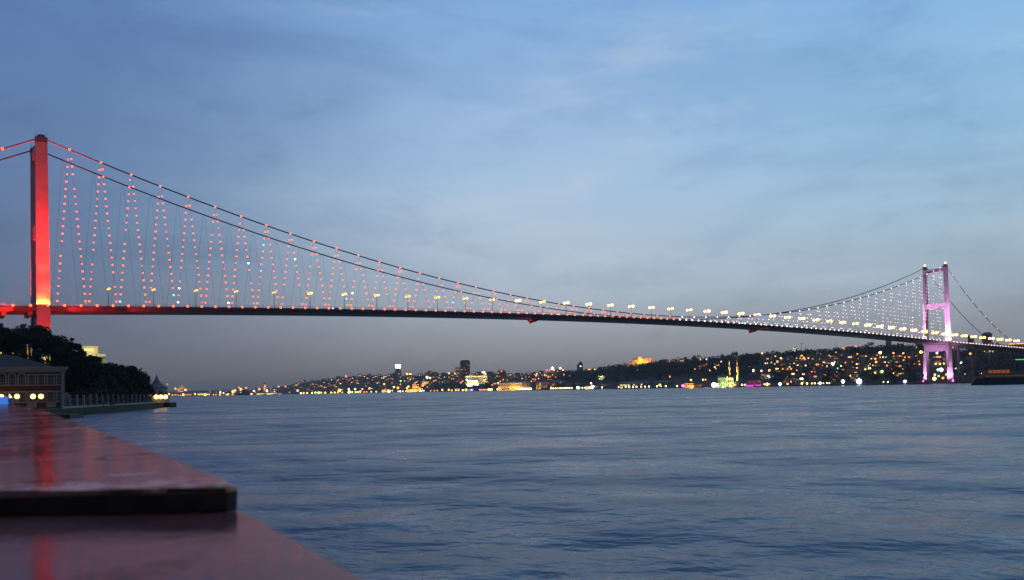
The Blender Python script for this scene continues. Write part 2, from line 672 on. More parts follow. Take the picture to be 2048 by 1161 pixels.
def tree(name, label, basep, hgt, hw, seed, group=None, leaf=0.5, nl=2600, low=0.25, lm=0, clumps=34, top_heavy=1.0):
    rg = random.Random(seed)
    root = empty(name, basep, label, 'tree', group)
    bx, by, bz = basep
    tr = MB()
    tr.tube([(bx, by, bz - .5), (bx + rg.uniform(-.2, .2), by, bz + hgt * .25), (bx + rg.uniform(-.5, .5), by, bz + hgt * .55),
             (bx, by, bz + hgt * .85)], [hgt * .028, hgt * .022, hgt * .014, hgt * .004], 8)
    cl = []
    for k in range(clumps):
        a = rg.uniform(0, 2 * math.pi)
        v = rg.uniform(0, 1)
        zz = low + (0.93 - low) * v
        prof = math.sin(math.pi * min(1, max(.06, (zz - low * .7) / (1.02 - low * .7))) ** top_heavy) ** .55
        rr = hw * prof * rg.uniform(.06, .74) ** .5 * .95
        cl.append((bx + rr * math.cos(a), by + rr * math.sin(a), bz + hgt * zz))
    for k in range(clumps // 5):
        a, zz = rg.uniform(0, 2 * math.pi), low + (1.0 - low) * rg.uniform(.35, 1.0)
        rr = hw * (1.08 if zz < .85 else .6) * rg.uniform(.75, 1.1) * math.sqrt(max(.05, 1 - ((zz - low) / (1.08 - low)) ** 2))
        cl.append((bx + rr * math.cos(a), by + rr * math.sin(a), bz + hgt * min(zz, 1.0)))
    for c in cl[::3]:
        tr.tube([(bx, by, bz + hgt * rg.uniform(.25, .45)), ((bx + c[0]) / 2, (by + c[1]) / 2, (bz + hgt * .3 + c[2]) / 2 + .4), c],
                [hgt * .011, hgt * .008, hgt * .003], 5)
    tr.build('trunk', BARK, root)
    cr_ = MB()
    for ci, c in enumerate(cl):
        s = hw * (rg.uniform(.24, .42) if ci < clumps else rg.uniform(.10, .2))
        leaf_cloud(cr_, c, (s, s, s * rg.uniform(.65, .9)), int(nl / clumps * (1 if ci < clumps else .35)), leaf, rg, .15)
    cr_.build('crown', LEAF[lm], root)
    return root


# woodland on the slopes that reads as one mass
mb = MB()
rw = random.Random(3)
cnt = 0


def wood(px, w, hgt, n=16):
    p = terr(px, w)
    r = hgt * rw.uniform(.42, .62)
    leaf_cloud(mb, (p.x, p.y, p.z + hgt * .55), (r, r, hgt * .5), n, hgt * .19, rw, .45)


for _ in range(1500):      # thick wood between the castle and the mosque
    wood(rw.uniform(1120, 1500), rw.uniform(.16, 1.0) ** .8, rw.uniform(8, 14))
for _ in range(700):
    px = rw.uniform(1480, 1880)
    wood(px, rw.uniform(.78, 1.02), rw.uniform(8, 13))
for _ in range(560):
    wood(rw.uniform(1480, 1890), rw.uniform(.05, .8), rw.uniform(5, 9))
for _ in range(800):
    wood(rw.uniform(1895, 2300), rw.uniform(.03, 1.0), rw.uniform(8, 13))
for _ in range(420):
    wood(rw.uniform(620, 1180), rw.uniform(.86, 1.02), rw.uniform(8, 14), 12)
for _ in range(420):
    wood(rw.uniform(560, 1180), rw.uniform(.06, .9), rw.uniform(7, 13), 10)
for _ in range(140):       # tree belt at the shore left of the amber palace
    wood(rw.uniform(866, 985), rw.uniform(.03, .22), rw.uniform(10, 17), 12)
for _ in range(120):       # tree belt right of the palace
    wood(rw.uniform(1066, 1190), rw.uniform(.03, .12), rw.uniform(7, 10), 12)
for _ in range(120):
    wood(rw.uniform(330, 560), rw.uniform(.3, 1.0), rw.uniform(12, 22), 9)
wo_ = mb.build('woodland', WOODM)
tag(wo_, 'dark woodland covering the far shore hills', 'woodland', kind='stuff')

# ------------------------------------------------------------------ bridge
B0 = Vector((-289.99, 504.03, 0))
TH = 0.9534
U = Vector((math.sin(TH), math.cos(TH), 0))
N_ = Vector((math.cos(TH), -math.sin(TH), 0))
LSP = 1074.0
ZT = 161.6
ZLOW = 72.6


def bt(t, o, z):
    p = B0 + U * t + N_ * o
    return Vector((p.x, p.y, z))


def zd(t):
    if t < 0:
        return 59.5 + .0388 * t
    if t > LSP:
        return 56.9 - .026 * (t - LSP)
    return 59.5 + .03879 * t - 3.83e-5 * t * t


def zcab(t):
    if t < 0:
        return ZT + .5 * t
    if t > LSP:
        dt = t - LSP
        return ZT - .72 * dt + .001 * dt * dt
    u = 2 * t / LSP - 1
    return ZLOW + (ZT - ZLOW) * u * u


bridge = empty('suspension_bridge', bt(0, 0, 0), 'long suspension bridge with red lights left and pink lights right', 'bridge')
mb = MB()
TS = [-140, -100, -60, -30] + list(range(0, 1075, 18)) + [1074, 1110, 1150, 1200, 1250, 1300, 1360]
TS = sorted(set(TS))
prof = [(16.7, 0), (17.0, -.9), (12.5, -3.0), (-12.5, -3.0), (-17.0, -.9), (-16.7, 0)]
for t in TS:
    for o, z in prof:
        mb.v.append(tuple(bt(t, o, zd(t) + z)))
for i in range(len(TS) - 1):
    for k in range(6):
        a, c = i * 6 + k, i * 6 + (k + 1) % 6
        mb.f.append((a, c, c + 6, a + 6))
        mb.m.append(1 if k == 5 else 0)
deck = mb.build('deck', [DECK, ASPHALT], bridge)
mb = MB()
for o in (16.5, -16.5):
    for hh, r in ((1.25, .09), (.7, .05)):
        mb.tube([bt(t, o, zd(t) + hh) for t in TS], r, 4)
    for k in range(-40, 450):
        t = k * 3.0
        mb.box(bt(t, o, zd(t) + .62), (.10, .10, 1.24), -TH)
mb.build('railing', LIGHTPOLE, bridge)
for o in (14, -14):
    mb = MB()
    pts = [bt(t, o, max(zcab(t), zd(t))) for t in list(range(-150, 0, 15)) + list(np.arange(0, 1074.1, 8.95)) + list(range(1080, 1281, 10))]
    mb.tube(pts, .44, 8)
    mb.build('main_cable', CABLE, bridge, smooth=True)


def quadring(t, o, z, a, b_):
    return [bt(t - a / 2, o - b_ / 2, z), bt(t + a / 2, o - b_ / 2, z), bt(t + a / 2, o + b_ / 2, z), bt(t - a / 2, o + b_ / 2, z)]


for ti, t in enumerate((0, LSP)):
    tw = empty('tower', bt(t, 0, 0) - bridge.location)
    tw.parent = bridge
    tag(tw, 'bridge tower lit glowing red' if ti == 0 else 'bridge tower lit pink and white')
    for s in (1, -1):
        mb = MB()
        lv = [(-4, 16.3, 7.7, 4.4), (50, 15.5, 7.3, 4.0), (110, 14.7, 6.8, 3.6), (158.5, 14.0, 6.4, 3.2)]
        for (z0, o0, a0, b0), (z1, o1, a1, b1) in zip(lv, lv[1:]):
            mb.hexa(quadring(t, s * o0, z0, a0, b0), quadring(t, s * o1, z1, a1, b1))
        # recessed panel edges along the shaft
        for e in (-1, 1):
            mb.hexa([bt(t + e * 3.35 + q, s * 16.3 + s * 2.22 + w, -4) for q, w in ((-.35, -.1), (.35, -.1), (.35, .12), (-.35, .12))],
                    [bt(t + e * 2.75 + q, s * 14.0 + s * 1.62 + w, 158.5) for q, w in ((-.35, -.1), (.35, -.1), (.35, .12), (-.35, .12))])
        for zz in np.arange(8, 156, 9.25):      # plate seams round the shaft
            sa, sb, so_ = [float(np.interp(zz, [q[0] for q in lv], [q[c] for q in lv])) for c in (2, 3, 1)]
            mb.hexa(quadring(t, s * so_, zz, sa + .03, sb + .03), quadring(t, s * so_, zz + .25, sa + .03, sb + .03))
        mb.build('leg', STEEL, tw)
        cp = MB()
        cp.hexa(quadring(t, s * 14, 158.5, 6.7, 3.6), quadring(t, s * 14, 161.6, 6.6, 3.6))
        cp.hexa(quadring(t, s * 14, 161.6, 4.5, 3), quadring(t, s * 14, 163.2, 3.4, 2.4))
        for q in (-2.6, 0.4, 2.7):
            cp.tube([bt(t + q, s * 14, 161.5), bt(t + q, s * 14, 164.6)], .12, 5)
        cp.build('saddle_cap', DARKMETAL, tw)
        if ti == 1:
            MB().ball(bt(t, s * 14, 164.6), 1.25, 10).build('beacon', emit('beacon_%d' % s, (1, .30, .12), 9), tw)
    for z0, z1 in ((153.2, 158), (103.4, 110.2), (44.5, 53.5)):
        w_ = np.interp(z0, [-4, 50, 158], [16.3, 15.5, 14]) - np.interp(z0, [0, 158], [2.3, 1.8])
        mb = MB()
        mb.hexa([bt(t - 2.6, -w_, z0), bt(t + 2.6, -w_, z0), bt(t + 2.6, w_, z0), bt(t - 2.6, w_, z0)],
                [bt(t - 2.6, -w_, z1), bt(t + 2.6, -w_, z1), bt(t + 2.6, w_, z1), bt(t - 2.6, w_, z1)])
        for zz in (z0 + .4, z1 - .4):
            for e in (-1, 1):
                mb.hexa([bt(t + e * 2.66 + q, w, zz - .3) for q, w in ((-.12, -w_), (.12, -w_), (.12, w_), (-.12, w_))],
                        [bt(t + e * 2.66 + q, w, zz + .3) for q, w in ((-.12, -w_), (.12, -w_), (.12, w_), (-.12, w_))])
        mb.build('crossbeam', STEEL, tw)
    pd = MB()
    for s in (1, -1):
        pd.hexa(quadring(t, s * 16.3, -3, 15, 11), quadring(t, s * 16.3, 2.2, 13, 9))
    pd.build('pier_footing', CONCRETE, tw)

# side span columns under the right approach, gantries under the left one
for t in (1112, 1152, 1200, 1252, 1310):
    mb = MB()
    for o in (9, -9):
        mb.hexa(quadring(t, o, 5, 1.8, 1.8), quadring(t, o, zd(t) - 4.4, 1.5, 1.5))
    mb.hexa([bt(t - 1.2, -11, zd(t) - 4.4), bt(t + 1.2, -11, zd(t) - 4.4), bt(t + 1.2, 11, zd(t) - 4.4), bt(t - 1.2, 11, zd(t) - 4.4)],
            [bt(t - 1.2, -12, zd(t) - 3.02), bt(t + 1.2, -12, zd(t) - 3.02), bt(t + 1.2, 12, zd(t) - 3.02), bt(t - 1.2, 12, zd(t) - 3.02)])
    mb.build('approach_column', DECK, bridge)
for t in (-20, -6.5):
    mb = MB()
    mb.hexa(quadring(t, 0, zd(t) - 5.4, 2.2, 22), quadring(t, 0, zd(t) - 3.02, 2.6, 24))
    mb.build('gantry', DARKMETAL, bridge)

# hangers and their bulbs
hang, hlights = [], []
NODES = [15.2 + i * (LSP - 30.4) / 60 for i in range(61)]
for i, t in enumerate(NODES):
    for s in (-1, 1):
        tb = t + s * 7.9
        for o in (14, -14):
            hang.append((t, [bt(t + s * .5, o, zcab(t) - .3), bt(tb, o + math.copysign(1.6, o), zd(tb))]))
        p0, p1 = bt(t + s * .5, 14.25, zcab(t) - .6), bt(tb, 15.85, zd(tb))
        ln = (p0 - p1).length
        n = int((ln - 4.5) / 4.62)
        for k in range(n + 1):
            f = (3.0 + k * 4.62) / ln
            if f > .97 or rng.random() < (.05 if t < 560 else (.15 if t < 850 else .32)):
                continue
            p = p1.lerp(p0, f)
            q = rng.random()
            if t < 548:
                m_ = WHITEBULB if q < .010 else (BLUEBULB if q < .024 else (DIMRED if q < .09 else REDBULB))
                r = .57 * rng.uniform(.8, 1.12)
            else:
                m_ = PINKBULB
                r = .44 * rng.choice([.75, .9, 1, 1.1, 1.5 if q < .08 else 1])
            hlights.append((t, p, r, m_))
hang.sort(key=lambda q: q[0])
for t, pts in hang[:100]:
    MB().tube(pts, .055, 4).build('hanger', CABLE, bridge)
mb = MB()
for t, pts in hang[100:]:
    mb.tube(pts, .055, 4)
tag(mb.build('hangers', CABLE, bridge), kind='stuff')
BULB = {}


def bulb_mesh(m_, r):
    k = (m_.name, round(r, 1))
    if k not in BULB:
        BULB[k] = MB().ball((0, 0, 0), max(.1, k[1]), 8).mesh('bulb', m_)
    return BULB[k]


def bulbs(lst, name, plural):
    lst.sort(key=lambda q: q[0])
    for t, p, r, m_ in lst[:100]:
        inst(name, bulb_mesh(m_, r), bridge, p - bridge.location)
    if len(lst) > 100:
        mb = MB()
        ms = []
        for t, p, r, m_ in lst[100:]:
            if m_ not in ms:
                ms.append(m_)
            mb.ball(p, r, 7, ms.index(m_))
        tag(mb.build(plural, ms, bridge), kind='stuff')


bulbs(hlights, 'hanger_light', 'hanger_lights')
dl = []
for k in range(-3, 145):
    t = k * 8.95 + 2.3
    col = DECKRED if t < 548 else DECKPINK
    dl.append((t, bt(t, 17.15, zd(t) + .15), (.66 if t < 300 else .74) if t < 548 else .66, col))
bulbs(dl, 'deck_light', 'deck_lights')
cl_ = [(t, bt(t, 14.35, zcab(t)), (.66 if t < 300 else .6) if t < 548 else .72, REDBULB if t < 548 else PINKBULB) for t in NODES]
cl_ += [(-20, bt(-20, 14.5, zcab(-20)), .75, REDBULB), (-38, bt(-38, 14.5, zcab(-38)), .75, REDBULB)]
PB = emit('peach_bulb', (1, .55, .45), 3)
cl_ += [(t, bt(t, 14.35, zcab(t)), .62, PB) for t in range(1092, 1270, 18)]
bulbs(cl_, 'cable_light', 'cable_lights')

# floodlights on the towers
RED = (1, .020, .014)


def fl(t, o, z, t2, o2, z2, c, L, ang, **k):
    return spot(bt(t, o, z), bt(t2, o2, z2), c, L, ang, alb=.28, **k)


for q in (-2.8, 0, 2.8):
    fl(q, 18.9, 60.2, q * .9, 15.9, 64.5, (1, .20, .03), 2.4, 110)
fl(-1.5, 22, 59.5, -1, 15.6, 84, RED, 1.3, 75)
fl(1.5, 24, 59.5, 1, 15.5, 96, RED, 1.0, 60)
fl(-1, 28, 60, 0, 15.0, 132, RED, 1.35, 46)
fl(0, 30, 60, 0, 14.5, 158, RED, 0.75, 30)
fl(0, 44, 30, 0, 16, 46, RED, 0.75, 110)
fl(-12, -17, 61, -4, -15, 85, RED, 1.1, 70)      # far leg
fl(-14, -16, 61, -4, -14, 120, RED, .6, 50)
fl(0, 4, 30, 0, -14, 48, RED, .4, 90)
fl(8, 23, 50, 30, 16.5, 58, RED, .55, 95)      # deck side beside the tower
fl(40, 24, 50, 75, 16.5, 60, RED, .16, 95)
fl(-10, 22, 50, -34, 16, 56, RED, .9, 95)
fl(-30, 17.5, 60, -22, 14.2, 150, RED, .9, 24)    # back stays
fl(16, 17.5, 61, 18, 14.2, 146, RED, .9, 24)
PK = (1, .44, .94)
for o in (16, -16):
    g = 1.0 if o > 0 else .8
    for dt_, do in ((-9, 0), (0, math.copysign(9, o))):
        fl(LSP + dt_, o + do, 59.2, LSP, o * .98, 66, (1, .66, .93), 2.6 * g, 100)
        fl(LSP + dt_ * 1.5, o + do * 1.5, 59.4, LSP, o * .96, 84, (1, .50, .93), 1.5 * g, 70)
        fl(LSP + dt_ * 2, o + do * 2, 59.6, LSP, o * .93, 112, PK, .55 * g, 50)
        fl(LSP + dt_ * 2.2, o + do * 2.2, 59.8, LSP, o * .90, 150, PK, .42, 36)
        fl(LSP + dt_ * 2.0, o + do * 1.8, 6, LSP, o * 1.02, 28, PK, .75, 110)
fl(LSP - 24, 0, 60, LSP, 0, 106, PK, .22, 40)
fl(LSP - 26, 0, 60, LSP, 0, 156, PK, .08, 30)
fl(LSP - 20, 0, 20, LSP, 0, 50, PK, .5, 80)

# street lamps on the bridge (each one a thing)
LG = {}


def lamp_globe(kind, r):
    if (kind, r) not in LG:
        m_ = {'d': LAMPDIM, 'm': LAMPMID, 'h': LAMPHOT}[kind]
        LG[(kind, r)] = MB().ball((0, 0, 0), r, 10, 0, .8).mesh('lamp_globe', m_)
    return LG[(kind, r)]


pm = MB()
pm.tube([(0, 0, 0), (0, 0, 12.0)], [.30, .20], 6)
pm.tube([(-2.2, 0, 12.5), (-1.1, 0, 12.2), (0, 0, 12.0), (1.1, 0, 12.2), (2.2, 0, 12.5)], .11, 5)
pm.box((0, 0, .3), (.7, .7, .6))
pole_me = pm.mesh('pole', LIGHTPOLE)
proto = None
lamp_ts = [38.4 + 27.1 * k for k in range(0, 48)]
for i, t in enumerate(lamp_ts):
    if t < 1085:
        lab = 'double-headed street lamp on the bridge deck, %s counted from the red tower' % nth(i + 1)
    else:
        lab = 'double-headed street lamp on the bridge deck, %s beyond the pink tower' % nth(i - 38)
    kd, r = ('d', .78) if t < 150 else (('m', .95) if t < 340 else ('h', 1.2))
    r = r if t < 600 else (1.5 if t < 900 else 1.85)
    lp = empty('street_lamp', bt(t, 0, zd(t) + .02), lab, 'street lamp', 'street lamps along the bridge deck', -TH)
    inst('pole', pole_me, lp)
    inst('lamp_globe', lamp_globe(kd, r), lp, (-2.4, 0, 12.6))
    inst('lamp_globe', lamp_globe(kd, round(r * 1.12, 2)), lp, (2.4, 0, 12.6))


# a few cars on the deck with their lights on
cb = MB()
cb.box((0, 0, .62), (4.2, 1.75, .62)).box((-.15, 0, 1.2), (2.3, 1.6, .56), 0, 0, .86)
CARB = [mat('car_paint_%s' % n_, c_, .35, .1, 1) for n_, c_ in (('grey', (.2, .2, .21)), ('white', (.55, .55, .55)), ('dark', (.04, .04, .05)))]
cab = [cb.mesh('body', m_) for m_ in CARB]
whl = MB()
for wx in (-1.3, 1.3):
    for wy in (-.8, .8):
        whl.tube([(wx, wy - .1, .32), (wx, wy + .1, .32)], .32, 10)
whm = whl.mesh('wheels', DARKMETAL)
hdm = MB().ball((0, 0, 0), .34, 8).mesh('headlight', emit('headlight', (1, .72, .34), 9))
tlm = MB().ball((0, 0, 0), .24, 8).mesh('taillight', emit('taillight', (1, .05, .02), 4))
for i, (t, o, dirn) in enumerate(((190, 9.5, -1), (402, 9.5, -1), (618, 12, -1), (634, 9.5, -1), (651, 12, -1), (672, 9.5, -1), (688, 12, -1), (709, 9.5, -1), (733, 12, -1),
                                  (872, 9.5, -1), (946, 12, -1), (1018, 9.5, -1), (1096, 12, -1), (1121, 9.5, -1), (1146, 12, -1), (1183, 9.5, -1))):
    cr2 = empty('car', bt(t, o, zd(t) + .02), 'small %s car with lit headlights on the bridge deck, %s from the red tower' % (('grey', 'white', 'dark')[i % 3], nth(i + 1)),
                'car', 'cars on the bridge deck', R(90) - TH + (math.pi if dirn < 0 else 0))
    inst('body', cab[i % 3], cr2)
    inst('wheels', whm, cr2)
    for e in (-.6, .6):
        inst('headlight', hdm, cr2, (2.1, e, .7))
        inst('taillight', tlm, cr2, (-2.1, e, .75))


# red cloth flags hanging below the deck
def flag_under(t, label, pxs, seed):
    rg = random.Random(seed)
    mid = bt(t, 0, zd(t) - 3.2)
    root = empty('hanging_flag', mid, label, 'flag', 'red flags hung below the deck')
    dd = mid.y
    spot(mid + N_ * 24 + Vector((0, 0, -6)), mid + Vector((0, 0, -4)), (1, .12, .12), .30, 60, .5)
    tl, tr_, br, bl = [at(x, y, dd) for x, y in pxs]
    nx, ny = 12, 6
    vs = []
    for layer in (0,):
        for j in range(ny + 1):
            for i in range(nx + 1):
                u, v = i / nx, j / ny
                p = tl.lerp(tr_, u).lerp(bl.lerp(br, u), v)
                p = p + N_ * (.7 * math.sin(u * 7 + v * 2 + seed) * (.3 + v) + layer * .08)
                vs.append(tuple(p))
    fs = []
    st = (nx + 1) * (ny + 1)
    for j in range(ny):
        for i in range(nx):
            a = j * (nx + 1) + i
            fs.append((a, a + nx + 1, a + nx + 2, a + 1))
    MB().add(vs, fs).build('cloth', FLAGRED, root, smooth=True)
    MB().tube([tl + (tl - tr_).normalized() * 2.5 + Vector((0, 0, .5)), tr_ + Vector((0, 0, 1.0))], .14, 6).build('pole', DARKMETAL, root)


flag_under(366, 'broad red flag hanging below the deck, nearer the red tower', [(1053.5, 640.5), (1083, 636), (1081, 639.5), (1059.5, 648.5)], 1)
flag_under(690, 'narrow red flag hanging below the deck, nearer the pink tower', [(1495.5, 661.5), (1524, 655.5), (1522, 659.5), (1499.5, 667.5)], 2)

# ------------------------------------------------------------------ buildings on the far shore
BOXME = {}


def winmesh(key, w, hh):
    k = (key, round(w, 1), round(hh, 1))
    if k not in BOXME:
        m_ = GLASSD if key == 'x' else WIN[key][1]
        BOXME[k] = MB().box((0, 0, 0), (k[1], .3, k[2])).mesh('window', m_)
    return BOXME[k]


def local_root(name, label, cat, px, py, d, group=None):
    p = at(px, py, d)
    rz = -math.atan2(p.x, p.y)
    return empty(name, p, label, cat, group, rz), d / F * math.sqrt(1 + ((px - CX) / F) ** 2)


def building(name, label, px0, px1, yt, yb, d, wall, roof=None, roofh=.0, wins=None, depth=None, cat='building', group=None, sink=6.0, parts=None):
    """facade px0..px1, top yt, foot yb at distance d; wins = list of (u0,v0,w,h,key) in facade units"""
    root, m = local_root(name, label, cat, (px0 + px1) / 2, yb, d, group)
    W_, H_ = (px1 - px0) * d / F / math.sqrt(1 + (((px0 + px1) / 2 - CX) / F) ** 2), (yb - yt) * d / F
    D_ = depth or max(8, W_ * .6)
    mb = MB()
    mb.box((0, D_ / 2, (H_ - sink) / 2), (W_, D_, H_ + sink))
    mb.box((0, D_ / 2, H_ + .15), (W_ + .8, D_ + .8, .5))
    wl = MB.build(mb, 'wall', wall, None)
    wl.parent = root
    wl.location = (0, 0, 0)
    if roof:
        rb = MB()
        z0 = H_ + .42
        hw, e = W_ / 2 + .8, .8
        if roof[0] == 'hip':
            rl = max(0, hw - D_ * .5)
            vs = [(-hw, -e, z0), (hw, -e, z0), (hw, D_ + e, z0), (-hw, D_ + e, z0), (-rl, D_ / 2, z0 + roofh), (rl, D_ / 2, z0 + roofh)]
            fs = [(0, 1, 5, 4), (1, 2, 5), (2, 3, 4, 5), (3, 0, 4), (3, 2, 1, 0)]
        else:      # gable facing the water
            vs = [(-hw, -e, z0), (hw, -e, z0), (0, -e, z0 + roofh), (-hw, D_ + e, z0), (hw, D_ + e, z0), (0, D_ + e, z0 + roofh)]
            fs = [(0, 1, 2), (4, 3, 5), (1, 4, 5, 2), (3, 0, 2, 5), (0, 3, 4, 1)]
        ro = rb.add(vs, fs).build('roof', roof[1], None)
        ro.parent = root
    for u, v, w, hh, key in (wins or []):
        inst('window', winmesh(key, w * W_, hh * H_), root, ((u - .5) * W_, -.05, (1 - v) * H_))
    return root


def grid(nx, ny, keys, w=.5, hh=.5, p=1.0, seed=0, v0=.0, v1=1.0):
    rg = random.Random(seed)
    out = []
    for j in range(ny):
        for i in range(nx):
            k = rg.choice(keys)
            if rg.random() < p:
                out.append(((i + .5) / nx, v0 + (v1 - v0) * (j + .5) / ny, w / nx, hh * (v1 - v0) / ny, k))
    return out


def ell(px, y, d):
    return at(px, y, d)


# far left, on the low headland
def far_mosque():
    d = 6300
    root, m = local_root('domed_mosque', 'tiny orange-lit domed mosque on the far headland', 'mosque', 361, 783, d)
    k = d / F
    mb = MB()
    mb.box((0, 20, 3 * k), (11 * k, 40, 7 * k + 6))
    mb.lathe((0, 20, 6.5 * k), [(5 * k, 0), (4.9 * k, 1.3 * k), (4 * k, 3 * k), (2.2 * k, 4.4 * k), (.1, 5.2 * k)], 14)
    for e in (-1, 1):
        mb.lathe((e * 5.2 * k, 14, 4.5 * k), [(3 * k, 0), (2.6 * k, 1.2 * k), (1.4 * k, 2.4 * k), (.1, 2.9 * k)], 10)
    o = mb.build('prayer_hall', STONE, None)
    o.parent = root
    for x, hh in ((3, 16), (7, 16), (-7, 8.5), (13, 10), (17, 11.5)):
        mb = MB()
        mb.lathe((x * k, 10, 0), [(1.0 * k, -4), (.85 * k, hh * .62 * k), (1.2 * k, hh * .66 * k), (.7 * k, hh * .7 * k), (.6 * k, hh * .86 * k), (.02, hh * k)], 8)
        o = mb.build('minaret', STONE, None)
        o.parent = root
    flood(ell(359, 778, d - 60), (1, .42, .10), .55, 62, radius=2)
    flood(ell(367, 778, d - 60), (1, .36, .12), .45, 62, radius=2)


far_mosque()


def lathe_tower():
    d = 5100
    root, m = local_root('stone_tower', 'round orange-lit stone tower with cone roof on the skyline', 'tower', 529.5, 782, d)
    k = d / F
    o = MB().lathe((0, 0, 0), [(3.4 * k, -8), (3.3 * k, 9 * k), (4 * k, 9.6 * k), (4 * k, 11.2 * k), (3.2 * k, 11.3 * k), (3.1 * k, 12.6 * k)], 14).build('shaft', STONE, None)
    o.parent = root
    o = MB().lathe((0, 0, 12.6 * k), [(3.6 * k, 0), (1.4 * k, 2.6 * k), (.05, 5 * k)], 14).build('cone_roof', LEADROOF, None)
    o.parent = root
    flood(ell(529, 776, d - 40), (1, .40, .10), .55, 42, radius=2)
    flood(ell(532, 771, d - 40), (1, .40, .10), .4, 42, radius=2)


lathe_tower()
for px0, px1, yt, k, lab in ((395, 416, 786.6, 'y', 'long low hall with yellow windows on the far headland shore'),
                             (371, 383, 787.6, 'o', 'low hall with orange windows beneath the far domed mosque'),
                             (513, 531, 786.4, 'y', 'low shore hall with yellow front, beneath the round stone tower'),
                             (533, 555, 785.6, 'y', 'widest yellow-lit shore hall, just right of the round stone tower'),
                             (556, 564, 787.0, 'a', 'small amber-lit shore hall beside the widest yellow hall')):
    d = kn((px0 + px1) / 2)[0] + 15
    building('shore_hall', lab, px0, px1, yt, kn((px0 + px1) / 2)[0] * 0 + 791.8 - (px0 - 380) * .0078, d, HW[0], ('hip', ROOFT), 3,
             grid(max(3, int((px1 - px0) / 3)), 1, k, .8, .62), group='lit halls on the far shore')

# twin lit mosque and blocks around x 760-860
d = 3420
root, m = local_root('small_mosque', 'small mosque with two thin minarets, glowing orange at the waterline', 'mosque', 770, 787.3, d)
k = d / F
o = MB().box((0, 9, 3 * k), (13 * k, 18, 6 * k + 4)).lathe((0, 9, 6 * k), [(5 * k, 0), (4.2 * k, 2 * k), (2.4 * k, 3.4 * k), (.1, 4 * k)], 12).build('prayer_hall', STONE, None)
o.parent = root
for x in (-4, 1.4):
    o = MB().lathe((x * k, 3, 0), [(.6 * k, -3), (.55 * k, 10 * k), (.8 * k, 10.4 * k), (.42 * k, 11 * k), (.02, 15.5 * k)], 8).build('minaret', STONE, None)
    o.parent = root
flood(ell(766, 784, d - 16), (1, .42, .08), 1.2, 17, radius=1)
flood(ell(777, 784, d - 16), (1, .42, .08), 1.0, 17, radius=1)
building('custom_house', 'square orange floodlit block with low wings at the waterline', 825, 838, 769.5, 786, 3130, STONE, None, 0,
         grid(3, 3, 'x', .4, .5, 1, 2))
building('custom_wing', 'low orange floodlit wing left of the square orange block', 814, 824.7, 779, 786.3, 3125, STONE, ('hip', ROOFT), 4, grid(5, 1, 'ya', .5, .5), cat='building')
building('custom_wing', 'stepped low orange wing right of the square orange block', 838.3, 846, 777, 785.8, 3125, STONE, ('hip', ROOFT), 4, grid(3, 1, 'x', .5, .5), cat='building')
for x in (820, 830, 838):
    flood(ell(x, 783, 3095), (1, .45, .06), .9, 34, radius=1)
building('terrace_block', 'orange-lit terrace block on the slope above the square orange block', 841, 859, 763.5, 771, 3300, STONE, None, 0, grid(6, 1, 'xy', .5, .5))
flood(ell(850, 769, 3270), (1, .48, .08), .6, 32, radius=1)

# towers on the skyline
rt = building('sign_tower', 'hotel tower crowned by a glaring white sign', 791, 803, 737.5, 762, 3900, TOWERG, None, 0, grid(4, 8, 'doa', .45, .5, .22, 3))
d = 3900
W_ = 10 * d / F
sg = MB()
sg.box((0, 0, 0), (W_, 2.0, 7.0 * d / F))
o = sg.build('sign', SIGNW, None)
o.parent = rt
o.location = (-.6 * d / F, 0, 29.0 * d / F)
o = MB().box((0, 4, 0), (8 * d / F, 6, 7 * d / F)).build('sign_base', TOWERG, None)
o.parent = rt
o.location = (0, 2, 27.8 * d / F)
building('dark_block', 'low dark block left of the white-signed tower', 786, 792, 746, 762, 3890, TOWERD, None, 0, [])


def dark_tower():
    d = 3350
    root, m = local_root('dark_tower', 'tall dark tower with chamfered top and red roof lights', 'tower block', 930.5, 760, d)
    k = d / F
    mb = MB()
    mb.box((0, 9 * k, 13 * k), (19.5 * k, 18 * k, 40 * k))
    mb.box((0, 9 * k, 34.4 * k), (20.8 * k, 18.6 * k, 3 * k))
    mb.hexa([(-9.6 * k, 0, 35.9 * k), (9.6 * k, 0, 35.9 * k), (9.6 * k, 18 * k, 35.9 * k), (-9.6 * k, 18 * k, 35.9 * k)],
            [(-7.6 * k, 1.5 * k, 40 * k), (7.6 * k, 1.5 * k, 40 * k), (7.6 * k, 16 * k, 40 * k), (-7.6 * k, 16 * k, 40 * k)])
    for i in range(7):
        mb.box(((i - 3) * 2.8 * k, -.3, 16.3 * k), (.5 * k, .9, 33 * k))
    o = mb.build('wall', TOWERD, None)
    o.parent = root
    rg = random.Random(5)
    for i in range(5):
        inst('roof_light', bulb_mesh(E['r'][1], .9), root, ((-7 + i * 3.5) * k, 1.2 * k, 40.3 * k))
    for x, z, q in ((-7, 37.6, 'a'), (-5, 37, 'a'), (5, 37.4, 'a'), (-6.2, 20.5, 'w'), (6.4, 28, 'o'), (0, 20.3, 'o'), (1.5, 20.3, 'r'),
                    (2.5, 13.5, 'a'), (3.6, 13, 'd'), (-4.4, 13.2, 'r'), (-8, 10, 'd'), (7, 14, 'd'), (-2, 24, 'd'), (4, 31, 'd')):
        inst('window', winmesh(q, 1.5 * k, 1.0 * k), root, (x * k, -.15 if z < 36 else 1.0 * k, z * k))


